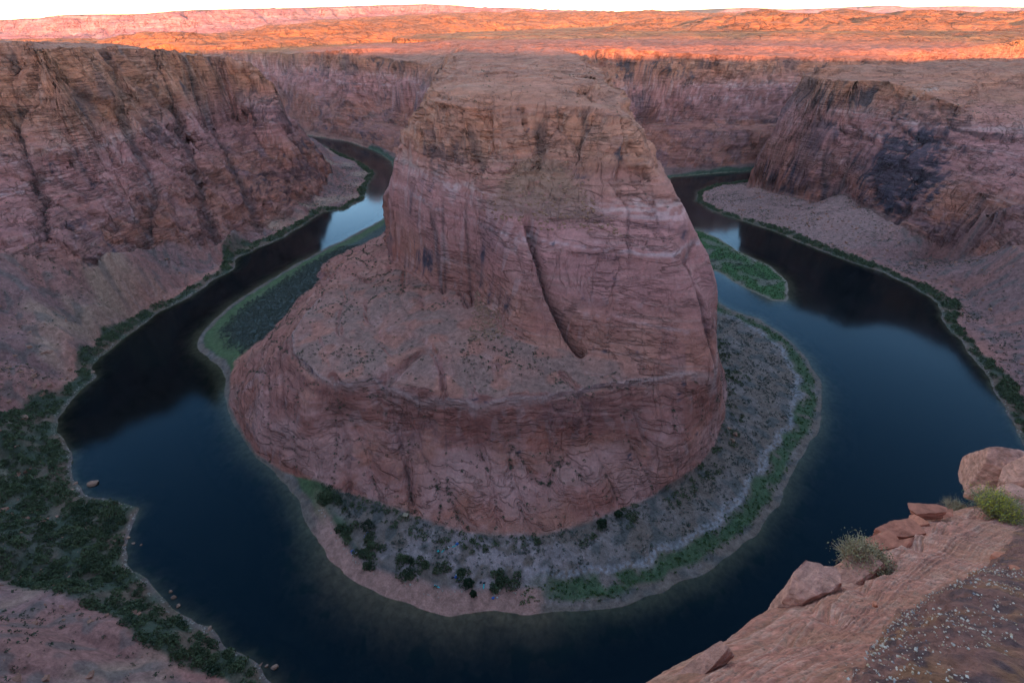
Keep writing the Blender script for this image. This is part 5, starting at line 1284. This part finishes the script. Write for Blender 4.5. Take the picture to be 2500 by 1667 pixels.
# =================================================================== the rim under the camera
def PT(u, v, t):
    d = ray(u, v); return np.array([d[0] * t, d[1] * t, CAMZ + d[2] * t])
rowE = [PT(*p) for p in ((1280, 1790, 2.3), (1430, 1680, 2.4), (1585, 1575, 2.6), (1715, 1492, 3.0), (1830, 1418, 3.6), (1925, 1345, 4.3), (2005, 1280, 5.0), (2080, 1222, 5.9), (2170, 1186, 7.0), (2270, 1160, 8.2), (2420, 1125, 9.6), (2600, 1070, 11.5), (2900, 1000, 15))]
rowM = [PT(*p) for p in ((1500, 1850, 1.9), (1600, 1750, 2.0), (1720, 1640, 2.12), (1830, 1560, 2.3), (1940, 1490, 2.62), (2030, 1430, 3.05), (2110, 1370, 3.5), (2190, 1318, 4.1), (2270, 1275, 4.9), (2350, 1235, 5.8), (2490, 1200, 6.9), (2660, 1150, 8.2), (2950, 1080, 11))]
rowB = [PT(*p) for p in ((1800, 2000, 1.5), (1900, 1900, 1.55), (2000, 1800, 1.6), (2090, 1700, 1.68), (2170, 1620, 1.78), (2250, 1560, 1.9), (2320, 1490, 2.1), (2400, 1430, 2.45), (2480, 1390, 2.95), (2560, 1350, 3.6), (2700, 1310, 4.4), (2900, 1260, 5.3), (3200, 1200, 7.5))]
rowC = [b + np.array([.9, -1.0, .28]) for b in rowB]
rowF = [b + np.array([3.5, -5.0, .7]) for b in rowB]
rowG = [b + np.array([12, -16, 1.5]) for b in rowB]
rowD = [e0 + np.array([-.16, .16, -.45]) for e0 in rowE]
rowD2 = [e0 + np.array([-.15, .2, -3.0]) for e0 in rowE]
rowD3 = [e0 + np.array([.2, .1, -14.0]) for e0 in rowE]
rowD4 = [e0 + np.array([1.0, -.4, -60.0]) for e0 in rowE]
rows = np.array([rowD4, rowD3, rowD2, rowD, rowE, rowM, rowB, rowC, rowF, rowG])
# carry the rock on to the left behind the viewer, so the rim has no cut end
ext = [rows[:, :1] + np.array(o_)[None, None] for o_ in ((-9, -13, -3.0), (-3.2, -5.0, -1.4), (-.9, -1.3, -.5))]
rows = np.concatenate(ext + [rows], 1)
kt = [0, .05, .12, .18, .24, .52, .78, .88, .95, 1.0]
def catmull(P, kt, t):
    """smooth monotone-ish spline through rows P at parameters kt"""
    P = np.asarray(P, float); kt = np.asarray(kt, float)
    sl = np.diff(P, axis=0) / np.diff(kt).reshape((-1,) + (1,) * (P.ndim - 1))
    m = np.zeros_like(P); m[0] = sl[0]; m[-1] = sl[-1]
    a, b = sl[:-1], sl[1:]
    m[1:-1] = np.where(a * b > 0, 2 * a * b / np.where(np.abs(a + b) < 1e-9, 1e-9, a + b), 0)
    i = np.clip(np.searchsorted(kt, t, side='right') - 1, 0, len(kt) - 2)
    h_ = (kt[i + 1] - kt[i]); u = (t - kt[i]) / h_
    sh = (-1,) + (1,) * (P.ndim - 1)
    u = u.reshape(sh); h_ = h_.reshape(sh)
    return (2 * u ** 3 - 3 * u ** 2 + 1) * P[i] + (u ** 3 - 2 * u ** 2 + u) * h_ * m[i] + (-2 * u ** 3 + 3 * u ** 2) * P[i + 1] + (u ** 3 - u ** 2) * h_ * m[i + 1]
NV, NU = 350, 350
tv = np.concatenate([np.linspace(0, .16, 50)[:-1], np.linspace(.16, .80, NV - 110), np.linspace(.80, 1, 61)[1:]])
A1 = catmull(rows, kt, tv)                                # rows x 13 x 3
ts = np.concatenate([np.linspace(0, .14, 40)[:-1], np.linspace(.14, 1, NU - 39)])
G = catmull(np.swapaxes(A1, 0, 1), np.concatenate([[0, .05, .10], np.linspace(.14, 1, rows.shape[1] - 3)]), ts)   # NU x rows x 3
gx_, gy_, gz_ = G[..., 0].astype(F32), G[..., 1].astype(F32), G[..., 2].astype(F32)
Ng = np.cross(np.gradient(G, axis=1), np.gradient(G, axis=0)); Ng /= np.linalg.norm(Ng, axis=-1)[..., None] + 1e-9
Ng *= np.sign((Ng * ((0, 0, 1.0))).sum(-1) + .3)[..., None]
TV = np.repeat(tv[None], NU, 0).astype(F32); TS = np.repeat(ts[:, None], tv.size, 1).astype(F32)
dd = np.sqrt(gx_ ** 2 + gy_ ** 2 + (gz_ - CAMZ) ** 2)
# cross-bedding: thin laminae that curve along the slope
lam = TV * 9 + .55 * n3(gx_, gy_, gz_ - CAMZ, 2.2, 301) + .5 * TS
l1 = n2(lam * 4, TS * 2 + TV, 1.0, 302); l2 = n2(lam * 13, TS * 3.5, 1.0, 303); l3 = n2(lam * 36, TS * 12, 1.0, 304)
pit = np.maximum(n3(gx_, gy_, gz_ - CAMZ, .03, 305) - .15, 0)
soil = sm(-.02, .03, TV - (.60 + .05 * np.sin(TS * 21) - .22 * (TS - .45)) + .05 * n2(TS * 30, TV * 30, 1, 306) + .02 * n2(TS * 90, TV * 90, 1, 307))
soil = soil * sm(.15, .25, TV)
dispv = .013 * l1 * np.clip(dd / 3, .5, 1.6) + .006 * l2 * np.clip(dd / 3, .5, 1.6) + .002 * l3 - .02 * pit * (1 - soil) + .05 * n3(gx_, gy_, gz_ - CAMZ, .9, 308) + .012 * n3(gx_, gy_, gz_ - CAMZ, .16, 330) + .006 * n3(gx_, gy_, gz_ - CAMZ, .06, 331)
dispv = dispv * (1 - .6 * soil) + soil * (.012 + .03 * n3(gx_, gy_, gz_ - CAMZ, .13, 309) + .02 * np.abs(n3(gx_, gy_, gz_ - CAMZ, .045, 310)) + .008 * n3(gx_, gy_, gz_ - CAMZ, .02, 311))
# broken lower ledge just above the edge
ledge = np.exp(-((TV - .31) / .05) ** 2) * sm(.35, .42, TS) * (1 - sm(.70, .78, TS))
dispv = dispv + .10 * ledge * (ridg(n3(gx_, gy_, gz_ - CAMZ, .8, 312)) - .7)
G = G + Ng * dispv[..., None]
fc = np.zeros(G.shape, F32); fc[:] = (0.40, 0.145, 0.108)
fc = lerp(fc, (0.46, 0.24, 0.19), sm(-.1, .5, l1 * .35 + l2 * .35 + l3 * .3 + .5 * n3(gx_, gy_, gz_ - CAMZ, .12, 332)) * .7)
fc = lerp(fc, (0.30, 0.115, 0.08), sm(.05, .5, -l2 * .7 - l1 * .4))
fc = lerp(fc, (0.17, 0.10, 0.08), np.clip(pit * 5, 0, 1) * .6)
fc = lerp(fc, (0.38, 0.16, 0.09), sm(-.1, .5, n3(gx_, gy_, gz_ - CAMZ, .7, 313)) * .3)
so_ = np.zeros(G.shape, F32); so_[:] = (0.20, 0.082, 0.068)
so_ = lerp(so_, (0.24, 0.10, 0.06), sm(0, .4, n3(gx_, gy_, gz_ - CAMZ, .28, 314)))
so_ = lerp(so_, (0.11, 0.055, 0.055), sm(.05, .4, n3(gx_, gy_, gz_ - CAMZ, .08, 315)))
fc = fc * (1 - soil[..., None]) + so_ * soil[..., None]
nr, nc_ = G.shape[:2]
idx = np.arange(nr * nc_).reshape(nr, nc_)
Q = np.stack([idx[:-1, :-1], idx[:-1, 1:], idx[1:, 1:], idx[1:, :-1]], -1).reshape(-1, 4)
M_RIM = rock_material('rim_sandstone', grain=34, bumpd=.03, contrast=.30, band=(7, 7, 24))
rim = mesh_np('rim_rock', G.reshape(-1, 3), Q, M_RIM, fc.reshape(-1, 3))
tag(rim, 'striped pink sandstone rim falling away from the viewer at lower right', kind='structure')
GN = Ng.reshape(nr, nc_, 3)
def rim_at(u, v):
    """nearest rim point seen at picture point (u, v)"""
    Pc = G.reshape(-1, 3) - (0, 0, CAMZ)
    f_ = Pc[:, 1] * CP - Pc[:, 2] * SP; f_ = np.where(f_ > .2, f_, 1e6)
    uu = 1176 + FPX * Pc[:, 0] / f_; vv = 784 - FPX * (Pc[:, 1] * SP + Pc[:, 2] * CP) / f_
    d = (uu - u) ** 2 + (vv - v) ** 2 + 40 * np.linalg.norm(Pc, axis=1)
    i = int(np.argmin(d)); return G.reshape(-1, 3)[i], GN.reshape(-1, 3)[i], float(np.linalg.norm(Pc[i]))

# pebbles in the soil
wsoil = (soil * sm(-.25, .25, n3(gx_, gy_, gz_ - CAMZ, .35, 320)) * (TV < .9) * (dd < 6)).ravel().astype(np.float64)
ga = np.linalg.norm(np.cross(np.gradient(G, axis=1), np.gradient(G, axis=0)), axis=-1).ravel()
wsoil *= ga; wsoil /= wsoil.sum()
ip = np.searchsorted(np.cumsum(wsoil), rng.uniform(0, 1, 15000)); ip = np.minimum(ip, wsoil.size - 1)
pp = G.reshape(-1, 3)[ip] + rng.normal(size=(len(ip), 3)) * .006 + GN.reshape(-1, 3)[ip] * .002
pebs = [rock_geo(1, .75, .5, 600 + i, res=1, facets=2) for i in range(6)]
hf_ = rng.uniform(0, 1, len(ip))
szs = .0020 + .0050 * rng.uniform(0, 1, len(ip)) ** 2.5
for nm, lo_, hi_, col, lb in (('white_pebbles', 0, .62, (.50, .38, .32), 'tiny white pebbles strewn over the dark soil on the rim'),
                              ('tan_pebbles', .62, .86, (.42, .27, .18), 'tiny tan pebbles mixed into the dark soil on the rim'),
                              ('grey_pebbles', .86, 1, (.22, .18, .19), 'tiny grey pebbles mixed into the dark soil on the rim')):
    m_ = (hf_ >= lo_) & (hf_ < hi_)
    scatter(nm, pebs, pp[m_].astype(F32), szs[m_], stone_mat(nm + '_stone', col, 60, .002), lb)

# loose slabs and boulders on the rim
M_SLAB = stone_mat('red_slab_stone', (0.38, 0.125, 0.08), 14, .012, .22, (6, 6, 60))
M_BIG = stone_mat('pink_boulder_stone', (0.42, 0.185, 0.14), 12, .035, .32, (6, 6, 14))
def slab(u, v, t, sx, sy, sz, rot, label, seed, name='loose_slab', mat=None, bed=.0, res=14, facets=7, cat='rock slab', grp='loose sandstone slabs on the rim edge', rough=.05):
    P = PT(u, v, t)
    V, Fq = rock_geo(sx, sy, sz, seed, res=res, facets=facets, bed=bed, rough=rough, boxy=sz < .2)
    o = mesh_np(name, V, Fq, mat or M_SLAB, smooth=False)
    o.location = P; o.rotation_euler = rot
    return tag(o, label, cat, grp)
slab(2050, 1226, 5.5, .31, .11, .085, (-.05, -.10, .15), 'thick red sandstone slab perched on the rim edge, largest of the loose slabs', 31, bed=.07, res=20)
slab(2118, 1232, 5.6, .19, .07, .025, (-.1, .05, .1), 'thin flake pointing right from the thick red slab', 32, bed=.04)
slab(2014, 1250, 5.3, .26, .12, .035, (-.1, -.12, .2), 'thin flat slab under the left end of the thick red slab', 33, bed=.04)
slab(2070, 1253, 5.25, .22, .10, .03, (-.1, -.25, .2), 'thin slab under the right half of the thick red slab', 34, bed=.04)
slab(2126, 1174, 6.5, .33, .14, .07, (-.05, .05, .0), 'lens shaped slab lying on the ledge edge, farthest out of the loose slabs', 35, bed=.06)
slab(2170, 1180, 6.6, .16, .08, .03, (-.1, -.2, .2), 'narrow chip beside the lens shaped slab', 36, bed=.03)
slab(2108, 1205, 6.2, .15, .13, .07, (-.6, .1, .8), 'triangular red chip lying between the thick slab and the lens slab', 37)
slab(2122, 1213, 6.15, .12, .09, .05, (-.3, .1, .1), 'small broken piece right of the triangular red chip', 38)
slab(2300, 1278, 4.6, .14, .05, .025, (-.5, -.1, .3), 'low dark red flake on the striped rock below the yellow flowering bush', 39)
slab(2340, 1312, 3.6, .10, .06, .03, (-.5, .2, .7), 'small orange rock chip at the right on the striped rock', 40)
slab(2010, 1388, 3.3, .03, .02, .012, (-.5, .2, .7), 'tiny chip on the striped rock above the dark soil', 41, res=5)
# cracked ledge jutting over the drop
slab(1862, 1352, 3.95, .44, .20, .15, (-.3, -.36, .45), 'cracked sandstone ledge jutting over the river below the grey bush', 43, name='cracked_ledge', mat=M_BIG, bed=.09, res=22, facets=10, cat='rock ledge', grp='broken rock along the rim edge')
slab(1945, 1318, 4.45, .30, .16, .10, (-.3, -.35, .45), 'broken ledge end just below the grey bush', 44, name='cracked_ledge', mat=M_BIG, bed=.06, res=16, facets=9, cat='rock ledge', grp='broken rock along the rim edge')
slab(1600, 1550, 2.8, .26, .07, .05, (-.3, -.6, .5), 'low rock lip at the bottom left end of the rim', 45, name='rock_lip', mat=M_BIG, bed=.05, res=14, cat='rock ledge', grp='broken rock along the rim edge')
slab(2312, 1098, 8.6, .74, .70, .80, (.1, .1, .3), 'large rounded pink boulder at the right edge behind the yellow flowering bush', 46, name='rim_boulder', mat=M_BIG, res=30, facets=12, cat='boulder', grp='boulders on the rim', rough=.05)
slab(2372, 1095, 7.9, .52, .50, .62, (0, .3, .8), 'second pink boulder at the right frame edge, leaning on the larger boulder', 47, name='rim_boulder', mat=M_BIG, res=22, facets=9, cat='boulder', grp='boulders on the rim')
slab(2352, 1168, 7.3, .34, .40, .32, (0, .2, .4), 'smooth tan boulder right of the yellow flowering bush', 48, name='rim_boulder', mat=M_BIG, res=16, facets=6, cat='boulder', grp='boulders on the rim')
slab(2244, 1135, 8.3, .17, .14, .30, (0, -.5, .3), 'thin pointed rock leaning at the left foot of the large rim boulder', 49, name='pointed_rock', mat=M_BIG, res=10, facets=8, cat='rock slab')
# bushes of fine twigs
def twigs(n, R_, H_, seed, w0=.006, seg=4, tip=.7):
    r = np.random.RandomState(seed); V = []; Fq = []; tips = []
    for i in range(n):
        a = r.uniform(0, 6.283); q_ = r.uniform(0, 1) ** .6
        base = np.array([math.cos(a) * R_ * .25 * q_, math.sin(a) * R_ * .25 * q_, 0])
        end = np.array([math.cos(a) * R_ * q_, math.sin(a) * R_ * q_, H_ * (1 - .45 * q_ ** 2) * r.uniform(.75, 1.05)])
        side = r.normal(size=3); side /= np.linalg.norm(side)
        pts_ = []
        for k in range(seg + 1):
            t = k / seg; c = base + (end - base) * t; c[2] += .12 * H_ * math.sin(t * math.pi) ; c = c + r.normal(size=3) * .012 * t
            pts_.append(c)
        for k in range(seg):
            b = len(V); w1 = w0 * (1 - .6 * k / seg); w2 = w0 * (1 - .6 * (k + 1) / seg)
            V += [pts_[k] - side * w1, pts_[k] + side * w1, pts_[k + 1] + side * w2, pts_[k + 1] - side * w2]
            Fq.append((b, b + 1, b + 2, b + 3))
        for _ in range(2):
            k = r.randint(1, seg); c = pts_[k]; e2 = c + (pts_[-1] - c) * .9 + r.normal(size=3) * R_ * .16
            b = len(V); V += [c - side * w0 * .5, c + side * w0 * .5, e2 + side * w0 * .25, e2 - side * w0 * .25]; Fq.append((b, b + 1, b + 2, b + 3)); tips.append(e2)
        tips.append(pts_[-1])
    return np.array(V, F32), np.array(Fq), np.array(tips, F32)
def leaves_at(tips, n, sz, seed, spread=.03):
    r = np.random.RandomState(seed); c = tips[r.randint(0, len(tips), n)] + r.normal(size=(n, 3)) * spread
    a = r.normal(size=(n, 3)); a /= np.linalg.norm(a, axis=1)[:, None]; b = np.cross(a, r.normal(size=(n, 3))); b /= np.linalg.norm(b, axis=1)[:, None]
    s = (sz * r.uniform(.5, 1.4, n))[:, None]
    return np.stack([c + a * s, c + b * s * .5, c - a * s, c - b * s * .5], 1).reshape(-1, 3), np.arange(4 * n).reshape(-1, 4)
M_TWIG = pmat('dry_twigs', (0.36, 0.26, 0.17)); M_TWIGLEAF = leaf_mat('dry_leaves', (0.22, 0.165, 0.085), (0.34, 0.26, 0.14), 20)
M_YEL = leaf_mat('yellow_flowers', (0.30, 0.24, 0.02), (0.46, 0.38, 0.04), 20); M_YGR = leaf_mat('yellow_green_leaves', (0.10, 0.12, 0.05), (0.20, 0.20, 0.08), 20)
def rim_bush(u, v, t, R_, H_, n, seed, label, yellow):
    e_ = empty('rabbitbrush' if yellow else 'dry_bush', PT(u, v, t), label, 'bush')
    V, Fq, tips = twigs(n, R_, H_, seed)
    for nm, VV_, FF_, mt in (('twigs', V, Fq, M_TWIG), ('leaves', *leaves_at(tips[: len(tips) * 2 // 3] if yellow else tips, n * (4 if yellow else 3), .010, seed + 1, .035), M_YGR if yellow else M_TWIGLEAF)):
        o_ = bpy.data.objects.new(nm, add_mesh(nm, VV_, FF_, mt)); COL.objects.link(o_); o_.parent = e_
    if yellow:
        hi = tips[(tips[:, 2] > H_ * .66) & (tips[:, 0] < R_ * .3)]
        V2, F2 = leaves_at(hi, n * 4, .009, seed + 2, .022)
        o_ = bpy.data.objects.new('flowers', add_mesh('flowers', V2, F2, M_YEL)); COL.objects.link(o_); o_.parent = e_
    return e_
rim_bush(1972, 1302, 4.55, .24, .27, 620, 71, 'grey dry bush growing on the rim edge above the cracked ledge', False)
rim_bush(2278, 1182, 6.9, .36, .34, 620, 72, 'yellow flowering bush in front of the large rim boulder', True)
rim_bush(2196, 1180, 8.6, .30, .20, 260, 73, 'low dull green bush below the pointed rock on the rim edge', False)
print('foreground', round(time.time() - T0, 1))

# =================================================================== the air
hb = box_np(-32000, 32000, -12000, 33000, -16, 900)
hm = bpy.data.materials.new('haze_air'); hm.use_nodes = True
nt = hm.node_tree; nt.nodes.clear()
out = nt.nodes.new('ShaderNodeOutputMaterial'); pv = nt.nodes.new('ShaderNodeVolumePrincipled')
pv.inputs['Color'].default_value = (.9, .86, .88, 1); pv.inputs['Density'].default_value = 1.1e-5; pv.inputs['Anisotropy'].default_value = 0.0
nt.links.new(pv.outputs[0], out.inputs['Volume'])
me = bpy.data.meshes.new('haze'); me.from_pydata(hb[0], [], hb[1]); me.materials.append(hm)
ho = bpy.data.objects.new('haze', me); COL.objects.link(ho)
tag(ho, 'thin pale morning haze filling the canyon', kind='stuff')
print('end', round(time.time() - T0, 1), 'tris', sum(len(m.polygons) for m in bpy.data.meshes))
